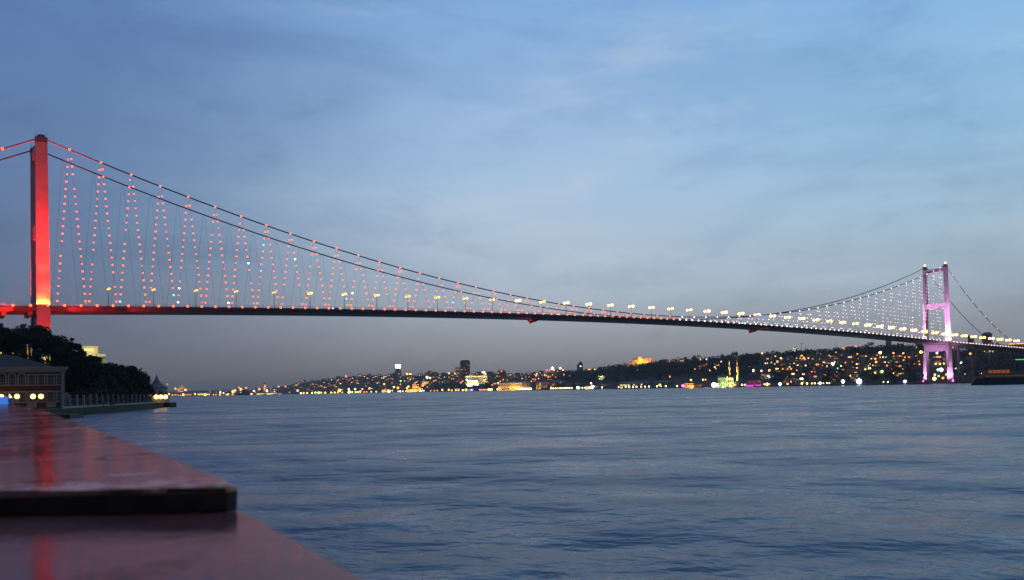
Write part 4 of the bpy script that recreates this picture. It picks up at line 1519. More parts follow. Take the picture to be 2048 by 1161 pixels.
LP = []
for x, y, r, key in (
        # far headland
        (338, 789, 1.5, 'y'), (345, 791, 1.2, 'a'), (351, 790.5, 1.4, 'o'), (356, 791, 1.2, 'o'), (366.5, 790.5, 2.3, 'y'), (361, 792, 1.2, 'o'),
        (375, 789.5, 1.6, 'o'), (390, 789, 1.8, 'a'), (410.5, 790.8, 2.3, 'y'), (418, 789.5, 1.2, 'a'), (427, 790, 1.2, 'o'), (432, 790, 1.1, 'o'),
        (440.5, 785.5, 1.5, 'w'), (447, 787, 1.3, 'w'), (440, 790, 1.7, 'a'), (452, 790.6, 1.3, 'o'), (456, 790.6, 1.8, 'y'), (335, 769, 1.1, 'o'),
        (466, 784, 2.6, 'y'), (470, 782, 2.2, 'a'), (481.5, 780, 2.4, 'y'), (478, 775.5, 1.4, 'o'), (492.5, 776.5, 1.8, 'o'), (465, 789.5, 1.7, 'o'), (503, 791, 1.9, 'a'),
        (351, 778, 1.5, 'y'), (371, 780.5, 1.6, 'w'),
        # around the round stone tower
        (508, 783, 1.6, 'w'), (519, 779, 1.9, 'a'), (533.5, 782.5, 2.2, 'c'), (541.5, 781, 2.0, 'c'), (548.5, 784, 1.4, 't'), (557, 774, 1.8, 'o'), (571, 774, 1.5, 'o'),
        (588, 781, 1.6, 'g'), (595, 782, 1.8, 'g'), (601.5, 787.5, 1.7, 'w'), (607, 788, 1.7, 'a'), (618, 779, 2.0, 'g'), (623, 780, 1.8, 'g'), (630.5, 786, 1.7, 'y'),
        (637, 788.6, 2.2, 'g'), (642, 786, 1.4, 'y'), (650, 787.5, 1.6, 'y'), (614, 787.7, 1.3, 'w'), (624, 788, 1.4, 'w'), (627, 774.5, 1.5, 'a'),
        # left of the white-signed tower
        (678.5, 782, 2.6, 'y'), (662, 788, 1.5, 'y'), (669, 787, 1.5, 'y'), (675, 788.3, 1.2, 'a'), (684, 788.4, 1.1, 'a'), (692, 753.6, 1.7, 'r'), (698, 787.5, 2.6, 'w'), (704, 786.5, 1.5, 'y'),
        (711, 787, 1.7, 'g'), (716, 786.5, 1.5, 'g'), (720, 784, 1.6, 'y'), (697, 779, 1.3, 'w'), (710, 778.8, 1.5, 'w'), (742, 786.6, 1.2, 'g'), (752, 787, 1.3, 'g'), (747.5, 761.7, 1.8, 'g'),
        (739, 778, 2.0, 'a'), (724, 779, 1.4, 'a'), (728, 787, 1.4, 'r'), (733, 787.3, 1.1, 'o'), (686, 779, 1.2, 'a'),
        # below it
        (765.5, 786.3, 2.8, 'y'), (777.5, 784.8, 2.6, 'w'), (784, 782, 1.2, 'a'), (768, 769, 1.6, 'a'), (786, 765, 1.6, 'c'), (787.5, 775, 1.7, 'y'), (795.5, 776.5, 2.0, 'a'), (798.5, 767.5, 2.5, 'y'),
        (801, 763, 1.4, 'g'), (814, 749, 1.8, 'y'), (820.5, 751.5, 3.0, 'y'), (816.5, 774, 1.7, 'y'), (813, 777, 1.4, 'y'), (854, 755.5, 2.0, 'c'), (860, 756.8, 1.7, 'y'), (855, 772.5, 1.8, 'y'),
        (796, 784, 1.2, 'g'), (800, 784.2, 1.2, 'c'), (805, 784.2, 1.2, 'y'), (812, 784.4, 1.3, 'y'), (818, 784.6, 1.3, 'w'), (825.5, 785.2, 2.7, 'w'), (842, 784.4, 1.3, 'c'), (847, 784.2, 1.2, 'g'), (843, 750, 1.3, 'o'),
        # around the dark tower
        (889, 748, 1.5, 'a'), (893, 747.2, 1.4, 'o'), (898, 747.3, 1.2, 'y'), (884, 780.4, 1.5, 'y'), (897, 780.3, 1.5, 'y'), (903, 781.5, 1.3, 'a'), (874, 782.5, 1.1, 'o'), (868, 783, 1.1, 'o'), (861, 783.6, 1.1, 'o'),
        (925, 783, 1.5, 'w'), (931.5, 782.5, 2.1, 'y'), (942.5, 782.6, 1.3, 'a'), (964, 746.5, 1.5, 'c'), (968, 746, 1.9, 'c'), (971, 749.3, 1.4, 'a'), (976, 749.2, 1.4, 'a'), (984.5, 748.6, 1.6, 'r'), (910, 748.3, 1.3, 'g'),
        (888, 763, 1.3, 'g'), (894, 762, 1.3, 'w'), (887, 756.5, 1.2, 'g'), (943, 770, 1.3, 'y'), (949, 769, 1.2, 'g'), (871, 757, 1.3, 'y'), (921.5, 766.4, 1.6, 'r'),
        # amber palace
        (984, 770.5, 1.6, 'a'), (988, 768, 1.2, 'o'), (996, 767, 1.6, 'y'), (1001, 763.5, 1.4, 'a'), (1003, 743, 1.4, 'r'), (1006.5, 763.6, 1.3, 'o'), (1053, 755.2, 1.9, 'y'),
        (1064.5, 759.8, 1.5, 'w'), (1070, 759.8, 1.3, 'r'), (1074.5, 759.8, 1.4, 'r'), (1072, 752, 1.2, 'a'), (1073.5, 750, 1.1, 'a'), (1105, 737.3, 2.2, 'b'), (1120.5, 737.2, 1.7, 'b'), (1094, 741.2, 1.2, 'r'), (1100, 740.4, 1.2, 'r'), (1108, 740.6, 1.2, 'a'),
        (1085, 747.8, 1.3, 'o'), (1088, 750.2, 1.4, 'a'), (1091, 752, 1.4, 'a'), (1098, 754.5, 2.4, 'a'), (1113.5, 754, 1.7, 'o'), (1128, 750.2, 1.6, 'a'), (1126, 741, 1.3, 'a'), (1139.5, 752.5, 1.1, 'o'),
        (1171, 741.6, 1.6, 'a'), (1178, 740.4, 1.6, 'a'), (1182, 740, 1.2, 'o'), (1190, 739.6, 1.1, 'w'), (1148, 769.5, 1.2, 'a'),
        # under the castle
        (1155, 776.3, 2.3, 'b'), (1157.5, 778.8, 1.5, 'c'), (1181.5, 767.6, 1.6, 'w'), (1184.5, 774.5, 2.6, 'b'), (1184, 778.3, 1.6, 'w'), (1339, 753.8, 1.5, 'a'), (1318.5, 770.8, 1.9, 'a'), (1322.5, 727.8, 1.0, 'o'), (1338.5, 723, 1.0, 'r'),
        (1361.5, 723, 1.2, 'o'), (1366, 723, 1.4, 'a'), (1321, 776, 1.2, 't'), (1274.7, 739.5, .9, 'g'),
        # around the mosque
        (1364.5, 773.6, 2.4, 'm'), (1381, 761, 1.6, 'y'), (1405, 760.2, 1.4, 'y'), (1410, 760.2, 1.4, 'o'), (1400.5, 720, 1.3, 'w'), (1407, 718.8, 1.1, 'w'), (1413.5, 719.4, 1.8, 'b'), (1410.3, 719, 1.0, 'g'), (1441, 723.8, 1.1, 'c'), (1442.8, 723.7, 1.1, 'c'),
        (1390, 739, 1.2, 'a'), (1393, 741, 1.2, 'w'), (1405, 740.5, 1.3, 'w'), (1411, 737, 1.0, 'w'), (1419, 742, 1.2, 'w'), (1426.5, 773.2, 4.4, 'w'), (1433, 772.6, 2.4, 'b'), (1437, 772.5, 1.4, 'b'), (1444, 775, 2.2, 'w'), (1462, 772.8, 2.4, 'y'), (1467, 773, 1.8, 'a'),
        (1471, 773, 1.6, 'o'), (1454, 773.8, 1.2, 'o'), (1482.5, 773, 1.3, 'w'), (1488, 772.7, 1.2, 'w'), (1485, 713.5, 1.7, 'g'), (1430, 730, 1.3, 'a'), (1437, 731, 1.4, 'a'), (1433.5, 732.2, 1.2, 'w'), (1429, 735, 1.4, 'w'), (1432, 738.6, 1.3, 'w'),
        # above the magenta building
        (1524, 707.5, 1.4, 'a'), (1536.5, 720.3, 2.4, 'w'), (1561.5, 717.4, 1.6, 'w'), (1554, 724.3, 1.8, 'a'), (1582.5, 725.3, 1.8, 'w'), (1596, 723.5, 1.7, 'w'), (1585, 733, 1.8, 'a'), (1538, 741.8, 2.0, 'a'), (1522, 742.5, 1.4, 'w'), (1506, 742.8, 1.4, 'w'), (1506, 740.5, 1.2, 'w'),
        (1498.5, 733.4, 1.1, 'w'), (1552, 738.5, 1.2, 'w'), (1555, 738.5, 1.2, 'a'), (1558.5, 769, 2.5, 'b'), (1532.5, 772, 2.2, 'w'), (1527, 772.5, 1.7, 'o'), (1537, 773, 1.5, 'o'), (1603, 758.3, 1.8, 'w'), (1599.8, 758.5, 1.5, 'w'), (1602, 771, 1.9, 'g'), (1612.5, 769, 1.7, 'w'),
        (1573.5, 770.6, 1.5, 'a'), (1581, 747.8, 1.6, 'g'), (1601.5, 703.5, 1.6, 'a'), (1597, 705.3, 1.9, 'y'), (1599.5, 708.5, 1.7, 'a'), (1603.5, 713.5, 2.2, 'a'), (1607, 716.5, 1.6, 'a'), (1609, 719.2, 1.6, 'r'), (1613, 732.5, 1.6, 'w'), (1604, 734, 1.3, 'g'), (1608, 734, 1.3, 'g'),
        # above the bright shore lamps
        (1623, 711.7, 1.8, 'y'), (1631.3, 711.8, 1.5, 'w'), (1641, 710.5, 2.0, 'y'), (1673, 705, 1.9, 'w'), (1687, 698.5, 2.0, 'a'), (1690, 706.8, 1.5, 'a'), (1661.5, 712.6, 1.6, 'y'), (1648, 720, 1.7, 'a'), (1664.5, 729.2, 2.7, 'b'), (1675, 735.8, 1.4, 'c'), (1668, 725, 1.5, 'w'), (1660, 725.3, 1.3, 'g'),
        (1648, 726, 1.2, 'g'), (1638.5, 726, 1.1, 'g'), (1681, 733, 1.4, 'g'), (1627, 723.5, 2.3, 'o'), (1642, 740.5, 1.8, 'o'), (1646, 750, 1.4, 'r'), (1692.5, 750.3, 2.1, 'y'), (1684.2, 764, 3.1, 'b'), (1684, 771.5, 1.8, 'g'), (1716.5, 764.3, 4.6, 'b'), (1713, 772, 1.4, 'g'), (1638.5, 767.3, 2.1, 'b'), (1622.5, 768, 1.6, 'a'),
        (1628, 768.5, 1.2, 'w'), (1652, 771, 1.1, 'w'), (1657, 770.4, 1.1, 'w'), (1635, 771, 1.1, 'y'), (1645, 771, 1.1, 'y'), (1702, 694, 1.4, 'r'), (1711.5, 693.8, 1.6, 'r'), (1714.5, 709, 1.5, 'o'), (1717, 713.3, 1.7, 'w'), (1713.5, 716, 1.3, 'o'),
        # left of the pink tower
        (1760, 706.5, 2.6, 'w'), (1756.5, 714, 1.9, 'y'), (1751.3, 724.8, 1.7, 'a'), (1754.5, 719.8, 1.4, 'b'), (1738, 738, 2.4, 'g'), (1749.3, 746.5, 3.0, 'y'), (1763, 743.6, 2.0, 'g'), (1781, 695.5, 1.5, 'y'), (1786.5, 707, 1.5, 'a'), (1806, 707.3, 1.7, 'a'), (1825.5, 705.6, 2.0, 'y'), (1841.5, 705.3, 2.5, 'y'), (1833, 695.7, 1.7, 'g'),
        (1788, 717.8, 1.8, 'y'), (1806.5, 721, 1.3, 'o'), (1808, 765.4, 2.4, 'b'), (1774, 768.3, 1.0, 'w'), (1838, 729.6, 1.3, 'a'), (1729.5, 729.5, 1.2, 'w'), (1804, 738.8, 1.1, 'o'), (1786, 737.4, 1.0, 'w'), (1765, 768, .9, 'w'), (1844.5, 765.5, 1.3, 'm'),
        # behind and right of the pink tower
        (1873.5, 707, 1.7, 'c'), (1870.5, 728.5, 1.5, 'y'), (1878.5, 728.3, 1.5, 'y'), (1887, 728, 1.5, 'y'), (1875, 741, 2.0, 'b'), (1881, 741, 3.3, 'b'), (1867, 758.5, 3.1, 'w'), (1884, 757, 2.1, 'o'), (1868, 750.3, 1.6, 'y'), (1875.5, 753, 1.5, 'g'), (1890.5, 750, 1.6, 'a'), (1904, 764, 1.7, 'm'),
        (1919.5, 727, 3.0, 'c'), (1940, 708.5, 1.9, 'a'), (1910, 737.3, 1.8, 'g'), (1927, 748.5, 1.8, 'a'), (1959.5, 747, 1.9, 'a'), (1976.7, 704.3, 2.3, 'y'), (1983.5, 703.8, 2.3, 'y'), (1969.5, 703.5, 1.1, 'a'), (1906, 695, 1.3, 'a'), (2021.5, 699.8, 2.0, 'y'), (2037.5, 695, 2.5, 'y'), (2040, 699, 1.8, 'y'),
):
    LP.append(lamp(x, y, r, key))
# regular rows along quays
for i in range(10):
    LP.append(lamp(1101.5 + i * 4.55, 780.6 - i * .09, 1.25, 'w' if i not in (3,) else 'a', 4))
for i, x in enumerate((1164, 1169.5, 1174, 1179.5, 1203, 1236.5, 1243.5, 1250.5, 1257.5, 1265, 1272, 1281.5, 1289, 1297, 1313, 1330.5, 1353)):
    LP.append(lamp(x, 778.3 - (x - 1164) * .014, 1.2 if x < 1300 else 1.35, 'w' if i % 5 != 3 else 'c', 4))
for i in range(17):
    LP.append(lamp(976 + i * 3.0, 781.4 - i * .05, 1.5 if i < 14 else 1.2, 'w', 4))
for i in range(9):
    LP.append(lamp(1038 + i * 2.9, 780.4 - i * .05, 1.5, 'w', 4))
for i in range(6):
    LP.append(lamp(958.5 + i * 2.6, 783.3 - i * .03, .8, 'a', 4))
cnt = {}
for px, w, o, cn in sorted(LP, key=lambda q: q[0]):
    tr_ = 'the waterfront' if w < .07 else ('the lower slope' if w < .45 else 'the upper slope')
    key = (tr_, sector(px))
    cnt[key] = cnt.get(key, 0) + 1
    tag(o, '%s lamp post, %s from left on %s %s' % (cn, nth(cnt[key]), key[0], key[1]), 'lamp post', 'lamp posts on the far shore')

# individual trees one can tell apart on the far shore
for px, py, hgt, hw, lab, nm in ((1740, 706, 20, 13, 'big round-crowned tree on the ridge left of the grey tower', 'round_tree'),
                                 (1327, 728, 13, 11, 'lone domed tree on the ridge right of the hilltop castle', 'round_tree'),
                                 (1466, 716, 18, 4, 'pointed cypress on the ridge, left of a taller cypress', 'cypress_tree'),
                                 (1472, 715, 20, 4, 'tallest pointed cypress on the ridge beyond the mosque', 'cypress_tree'),
                                 (1445, 718, 15, 4, 'small pointed cypress on the ridge above the mosque', 'cypress_tree'),
                                 (709, 761, 20, 10, 'round tree on the ridge beside the red beacon', 'round_tree'),
                                 (1555, 771, 22, 12, 'big dark shore tree between the magenta and pediment buildings', 'shore_tree'),
                                 (1652, 768, 22, 9, 'shore tree left of the tall dim stone block', 'shore_tree'),
                                 (1680, 768, 20, 9, 'shore tree behind the left glaring white lamp', 'shore_tree'),
                                 (1738, 768, 18, 13, 'broad shore tree right of the brightest white lamp', 'shore_tree'),
                                 (1790, 768, 24, 16, 'widest dark shore tree left of the bluish shore lamp', 'shore_tree'),
                                 (1826, 767, 30, 14, 'tall dark shore tree just left of the pink tower', 'shore_tree'),
                                 (972, 781, 22, 9, 'dark shore tree at the left end of the amber palace', 'shore_tree')):
    g, w = ground(px, py)
    tree(nm, lab, g, hgt, hw, int(px), 'single trees on the far shore', leaf=1.3, nl=700, low=.15 if 'shore' in nm else .05, clumps=20, lm=1)

# ship at the right, under way on the strait
sp = at(1990, 770.5, 640)
sp.z = 0
ship = empty('ferry', sp, 'dark ferry with an orange-lit deckhouse crossing before the right shore', 'ship', None, R(-4))
k = 640 / F


def own(mbq, name, m_, par, sm=False):
    o = mbq.build(name, m_, None, sm)
    o.parent = par
    return o


mb = MB()
hullp = [(-46 * k, 0, .2), (-40 * k, 3.5, 5.6), (20 * k, 4.5, 5.2), (90 * k, 4.5, 5.2), (96 * k, 3.0, 5.8)]
vs, fs = [], []
for x, yy, z in hullp:
    vs += [(x, -yy, z), (x, yy, z), (x + 1.5, yy * .75, -.8), (x + 1.5, -yy * .75, -.8)]
for i in range(len(hullp) - 1):
    for j in range(4):
        a = i * 4
        fs.append((a + j, a + (j + 1) % 4, a + 4 + (j + 1) % 4, a + 4 + j))
fs += [(3, 2, 1, 0), tuple(16 + j for j in range(4))]
own(mb.add(vs, fs), 'hull', HULL, ship)
mb = MB()
mb.box((24 * k, 0, 6.6), (100 * k, 6.4, 2.6))
mb.box((6 * k, 0, 9.9), (50 * k, 5.6, 3.9))
mb.box((60 * k, 0, 9.4), (40 * k, 5.6, 3.0))
own(mb, 'deckhouse', SHIPW, ship)
own(MB().box((5 * k, 0, 12.2), (54 * k, 6.4, .35)).box((60 * k, 0, 11.2), (44 * k, 6.2, .3)), 'roof', HULL, ship)
SHO = emit('ship_orange_window', (.9, .24, .05), .24)
for i in range(5):
    own(MB().box((-12 * k + i * 8.4 * k, -2.86, 10.3), (7.2 * k, .12, 2.6)), 'window', SHO, ship)
SHD = emit('ship_dim_strip', (.9, .75, .35), .06)
for i in range(10):
    own(MB().box((-18 * k + i * 9.5 * k, -3.26, 6.9), (7.6 * k, .12, 1.1)), 'window', SHD, ship)
own(MB().lathe((44 * k, 0, 11), [(1.6, 0), (1.4, 5.2)], 10), 'funnel', HULL, ship)
own(MB().tube([(50 * k, -.5, 10.8), (50 * k, -.5, 19.5)], [.14, .08], 6), 'mast', DARKMETAL, ship)
own(MB().box((49 * k, -.9, 19.3), (19 * k, .5, .55)), 'navigation_light', emit('ship_green', (.04, .8, .3), 1.2), ship)
own(MB().tube([(x * k, -4.3, 6.5) for x in range(-38, 92, 10)], .06, 4), 'rail', DARKMETAL, ship)

# small dark ship at the far headland
sp = at(486, 793.4, 3600)
sp.z = 0
k = 3600 / F
bt2 = empty('cargo_boat', sp, 'dark moored ship silhouetted before the far headland lights', 'ship')
own(MB().hexa([(-12 * k, -5, -1), (12 * k, -5, -1), (12 * k, 5, -1), (-12 * k, 5, -1)], [(-14 * k, -6, 4.2 * k), (13 * k, -6, 4.8 * k), (13 * k, 6, 4.8 * k), (-14 * k, 6, 4.2 * k)]), 'hull', HULL, bt2)
own(MB().box((5 * k, 0, 7 * k), (12 * k, 9, 5 * k)).box((3 * k, 0, 10 * k), (6 * k, 7, 2.4 * k)), 'deckhouse', HULL, bt2)
own(MB().tube([(-7 * k, 0, 4 * k), (-7 * k, 0, 11 * k)], [1.2, .6], 6), 'mast', HULL, bt2)

# lit road canopy at the end of the right approach
rt, m = local_root('road_canopy', 'road canopy edged with yellow light at the end of the approach', 'canopy', 2036, 690, 1290)
k = 1290 / F
own(MB().box((0, 8, -4 * k), (32 * k, 18, 1.2)), 'roof', CONCRETE, rt)
own(MB().box((0, -1.3, 2.0 * k), (32 * k, .5, 1.0)).box((0, -1.3, -7.2 * k), (32 * k, .5, .9)), 'light_strip', emit('canopy_strip', (1, .50, .07), 2.2), rt)
own(MB().box((0, 8, -1.4 * k), (32 * k, 17, 5.6 * k)), 'wall', CONCRETE, rt)
for x in (-12, 0, 12):
    own(MB().box((x * k, 6, -24 * k), (1.2, 1.2, 38 * k)), 'column', CONCRETE, rt)

# ------------------------------------------------------------------ near left bank
edge = [(-60, -60), (-70, 40), (-85, 120), (-97, 181), (-108, 235), (-121, 284), (-150, 335), (-185, 415), (-240, 540), (-330, 740), (-420, 900)]
mb = MB()
US = [0, 0, 6, 20, 45, 80, 120, 180, 260, 400, 600]


def bank_z(y, u):
    a = min(1, max(0, (y - 200) / 80))
    q0 = min(1, max(0, (u - 45) / 150))
    q1 = min(1, max(0, (u - 8) / 90))
    s = lambda q: q * q * (3 - 2 * q)
    return 1.7 + 20 * (s(q0) * (1 - a) + s(q1) * a)


ED = []
for (x0, y0), (x1, y1) in zip(edge, edge[1:]):
    for q in range(4):
        ED.append((x0 + (x1 - x0) * q / 4, y0 + (y1 - y0) * q / 4))
for x, y in ED:
    for j, u in enumerate(US):
        mb.v.append((x - u, y, -1.5 if j == 0 else bank_z(y, u)))
n = len(US)
for i in range(len(ED) - 1):
    for j in range(n - 1):
        a = i * n + j
        mb.f.append((a, a + 1, a + n + 1, a + n))
        mb.m.append(1 if j == 0 else 0)
MOSS = mat('mossy_stone', (.030, .038, .016), .9, .6, .3)
tag(mb.build('bank', [GRASS, MOSS]), 'dark grassy palace bank with a stone edge', 'bank', kind='structure')


def edge_x(y):
    return float(np.interp(y, [e[1] for e in edge], [e[0] for e in edge]))


# palace
d = 190
k = d / F
pal, m = local_root('palace', 'dark red palace with white cornice and white framed windows', 'palace', 60, 817, d)
PCOS = math.cos(pal.rotation_euler.z)
pz = pal.location.z


def PX(x):
    return (x - 60) * k * PCOS


def PZ(y):
    return (817 - y - (60 - 60) * .0) * k


x0, x1 = PX(-110), PX(131)
dp = 22
own(MB().box(((x0 + x1) / 2, dp / 2, PZ(745) / 2 - 1.5), (x1 - x0, dp, PZ(745) + 3)), 'wall', REDWALL, pal)
mb = MB()
mb.box(((x0 + x1) / 2, dp / 2, PZ(742.5)), (x1 - x0 + .5, dp + .5, 5 * k))
mb.box(((x0 + x1) / 2 + .15, dp / 2, PZ(737)), (x1 - x0 + 1.3, dp + 1.2, 6.2 * k))
own(mb, 'cornice', WHITEP, pal)
mb = MB()
mb.box(((x0 + x1) / 2, -.09, PZ(771.2)), (x1 - x0 + .2, .24, 2.2 * k))
own(mb, 'string_course', WHITEP, pal)
mb = MB()
for x in (PX(-110), PX(131)):
    mb.box((x + (-.35 if x > 0 else .35), -.07, PZ(780)), (.7, .2, 70 * k))
own(mb, 'corner_pilaster', WHITEP, pal)
mb = MB()
z0 = PZ(733.8)
mb.add([(x0 - .3, -.3, z0), (x1 - 2.2, -.3, z0), (x1 - 2.2, dp + .3, z0), (x0 - .3, dp + .3, z0), (x0 + 8, dp / 2, z0 + 3.1), (x1 - 10.5, dp / 2, z0 + 3.1)],
       [(0, 1, 5, 4), (1, 2, 5), (2, 3, 4, 5), (3, 0, 4), (3, 2, 1, 0)])
own(mb, 'roof', ROOFT, pal)


def pal_window(xc, yt, yb, arched):
    w2, zt, zb, t_ = .72, PZ(yt), PZ(yb), .17
    mb = MB()
    x = PX(xc)
    for e in (-1, 1):
        mb.box((x + e * w2, -.12, (zt + zb) / 2), (t_ * 1.5, .25, zt - zb))
        mb.box((x + e * .26, -.04, (zt + zb) / 2), (.07, .09, zt - zb - .04))
    mb.box((x, -.14, zb - .12), (2 * w2 + .5, .34, .2))
    for q in (.3, .62):
        mb.box((x, -.045, zb + (zt - zb) * q), (2 * w2 - .1, .075, .07))
    if arched:
        for i in range(8):
            a0, a1 = math.pi * i / 8, math.pi * (i + 1) / 8
            p = [(x + math.cos(a) * r, y, zt + math.sin(a) * r) for a in (a0, a1) for r in (w2 - .13, w2 + .13) for y in (-.24, .0)]
            mb.hexa([p[0], p[1], p[3], p[2]], [p[4], p[5], p[7], p[6]])
    else:
        mb.box((x, -.15, zt + .14), (2 * w2 + .45, .32, .28))
    o = own(mb, 'window', WHITEP, pal)
    g = MB().box((x, -.012, (zt + zb) / 2), (2 * w2 - .1, .03, zt - zb))
    if arched:
        g.lathe((x, -.012, zt), [(.001, 0), (.001, .001)], 3)
        vs = [(x + math.cos(math.pi * i / 10) * w2 * .9, -.02, zt + math.sin(math.pi * i / 10) * w2 * .9) for i in range(11)]
        g.add(vs, [tuple(range(11))])
    own(g, 'pane', GLASSD, o)


for i in range(13):
    xc = 122 - i * 19.4
    arched = 4 <= i <= 8
    pal_window(xc, 753 if arched else 751, 770, arched)
    pal_window(xc, 785, 804, False)
for xc in (103, 64):
    own(MB().box((PX(xc), -.09, PZ(811)), (2.0, .16, 1.2)), 'step', CONCRETE, pal)

# garden lamp posts before the palace and the pavilion
gp = MB()
gp.tube([(0, 0, -.3), (0, 0, 2.6)], [.07, .05], 6)
gp.lathe((0, 0, 0), [(.18, 0), (.1, .35), (.07, .5)], 8)
gpole = gp.mesh('pole', DARKMETAL)


def garden_lamp(px, py, d, rpx, label, grp):
    top = at(px, py, d)
    gz = 1.75
    o = empty('garden_lamp', (top.x, top.y, gz), label, 'garden lamp', grp)
    inst('pole', gpole, o, (0, 0, 0), (1, 1, (top.z - gz) / 2.6))
    r = rpx * d / F
    inst('lamp_globe', MB().ball((0, 0, 0), r, 12).mesh('lamp_globe', PALLAMP), o, (0, 0, top.z - gz))
    return o


for px, r, lab in ((3, 4.2, 'glowing globe lamp before the palace, nearest the photo edge'), (34, 4.7, 'glowing globe lamp before the palace arches, third from the edge'),
                   (66, 4.8, 'left one of the close pair of globe lamps before the palace'), (82, 4.8, 'right one of the close pair of globe lamps before the palace')):
    garden_lamp(px, 793.3, 184, r, lab, 'globe lamps before the palace')
garden_lamp(20.5, 795, 186, 2.8, 'small globe lamp between the first and third palace lamps', 'globe lamps before the palace')
garden_lamp(18.5, 790.5, 188, 1.9, 'smallest faint globe lamp before the palace', 'globe lamps before the palace')
for i, px in enumerate((299.5, 312.6, 321.8, 331)):
    garden_lamp(px, 794.2, 287, 4.2, '%s globe lamp before the tented pavilion, counted from the trees' % nth(i + 1), 'globe lamps before the pavilion')

# pavilion with a tented roof
d = 296
pv, m = local_root('sea_pavilion', 'grey sea pavilion with a concave tented roof and finial', 'pavilion', 314, 812, d)
k = d / F
prof_ = [(22.5, 36.5), (21.5, 37.2), (15, 41.5), (9, 46), (5, 51), (2.6, 56.5), (1.1, 60.5), (.35, 62), (.3, 66)]
mb = MB()
mb.lathe((0, 6, 0), [(r * k, z * k) for r, z in prof_], 8)
own(mb, 'tented_roof', LEADROOF, pv)
own(MB().lathe((0, 6, 0), [(19.5 * k, -2), (19.5 * k, 36.6 * k)], 8).lathe((0, 6, 33.5 * k), [(20.2 * k, 0), (20.8 * k, 1.0 * k), (20.8 * k, 2.6 * k)], 8), 'wall', HW[1], pv)
for i in range(5):
    a = R(-90 + (i - 2) * 45 + 22.5)
    mb = MB().box((math.cos(a) * 18.1 * k, 6 + math.sin(a) * 18.1 * k, 22 * k), (1.3, .2, 14 * k), a + R(90))
    own(mb, 'window', GLASSD, pv)

# fences
def fence(name, label, p0, p1, n, hgt, pw, cap=True):
    root = empty(name, p0, label, 'fence')
    p0, p1 = Vector(p0), Vector(p1)
    dv = p1 - p0
    ang = math.atan2(dv.y, dv.x)
    for i in range(n + 1):
        p = p0.lerp(p1, i / n)
        mb = MB().box((p.x, p.y, p.z + hgt / 2), (pw, pw, hgt), ang)
        if cap:
            mb.box((p.x, p.y, p.z + hgt + .06), (pw * 1.35, pw * 1.35, .12), ang).box((p.x, p.y, p.z + hgt + .22), (pw * .9, pw * .9, .2), ang, 0, .2)
        mb.build('post', WHITEP, root)
    mid = (p0 + p1) / 2
    MB().box((mid.x, mid.y, p0.z + .2), (dv.length, .42, .5), ang).build('base_wall', WHITEP, root)
    mb = MB()
    m2 = int(dv.length / .35)
    for i in range(m2):
        p = p0.lerp(p1, (i + .5) / m2)
        mb.box((p.x, p.y, p.z + hgt * .45), (.035, .035, hgt * .75), ang)
    for hz in (.78, .3):
        mb.box((mid.x, mid.y, p0.z + hgt * hz), (dv.length, .04, .05), ang)
    mb.build('bars', DARKMETAL, root)
    return root


fa = Vector((edge_x(178) - 1.5, 178, 1.7))
fb = Vector((edge_x(268) - 1.5, 268, 1.7))
fence('garden_fence', 'long garden fence with tall pale posts along the palace bank', fa, fb, 17, 2.7, .42)
fc, fd = at(293, 811, 285), at(338, 811, 291)
fc.z = fd.z = 1.6
fence('terrace_fence', 'short pale fence under the four pavilion lamps', fc, fd, 13, 2.6, .32, False)
# pavilion terrace on the water
tp = at(315, 813, 290)
tag(MB().box((tp.x, tp.y, .7), (11, 6, 1.9)).box((tp.x + 2.1, tp.y - 1.4, .1), (7.2, 5, 1.3)).build('terrace', MOSS), 'low stone terrace under the pavilion reaching into the water', 'terrace', kind='structure')
lp_ = onz(132, 838, 0)
tag(MB().box((lp_.x - 3.5, lp_.y + 2, .35), (9, 5, .9)).box((lp_.x - 6, lp_.y + 3, .5), (4, 5, 1.4)).build('landing_stage', HULL), 'dark low landing stage at the foot of the palace bank', 'jetty')

# hedge behind the fence
mb = MB()
rg = random.Random(11)
for i in range(150):
    y = 200 + (268 - 200) * rg.random()
    x = edge_x(y) - rg.uniform(3.2, 6.5)
    leaf_cloud(mb, (x, y, 1.7 + rg.uniform(.4, 4.2)), (1.7, 2.2, 1.5), 60, .38, rg, .2)
hd = empty('hedge', (edge_x(225) - 5, 225, 1.7), 'tall dark hedge behind the pale posted fence', 'hedge')
mb.build('foliage', LEAF[0], hd)
mb = MB()
for i in range(30):
    y = 201 + i * 2.2
    mb.tube([(edge_x(y) - 5, y, 1.6), (edge_x(y) - 5, y, 4)], [.12, .05], 5)
mb.build('stems', BARK, hd)

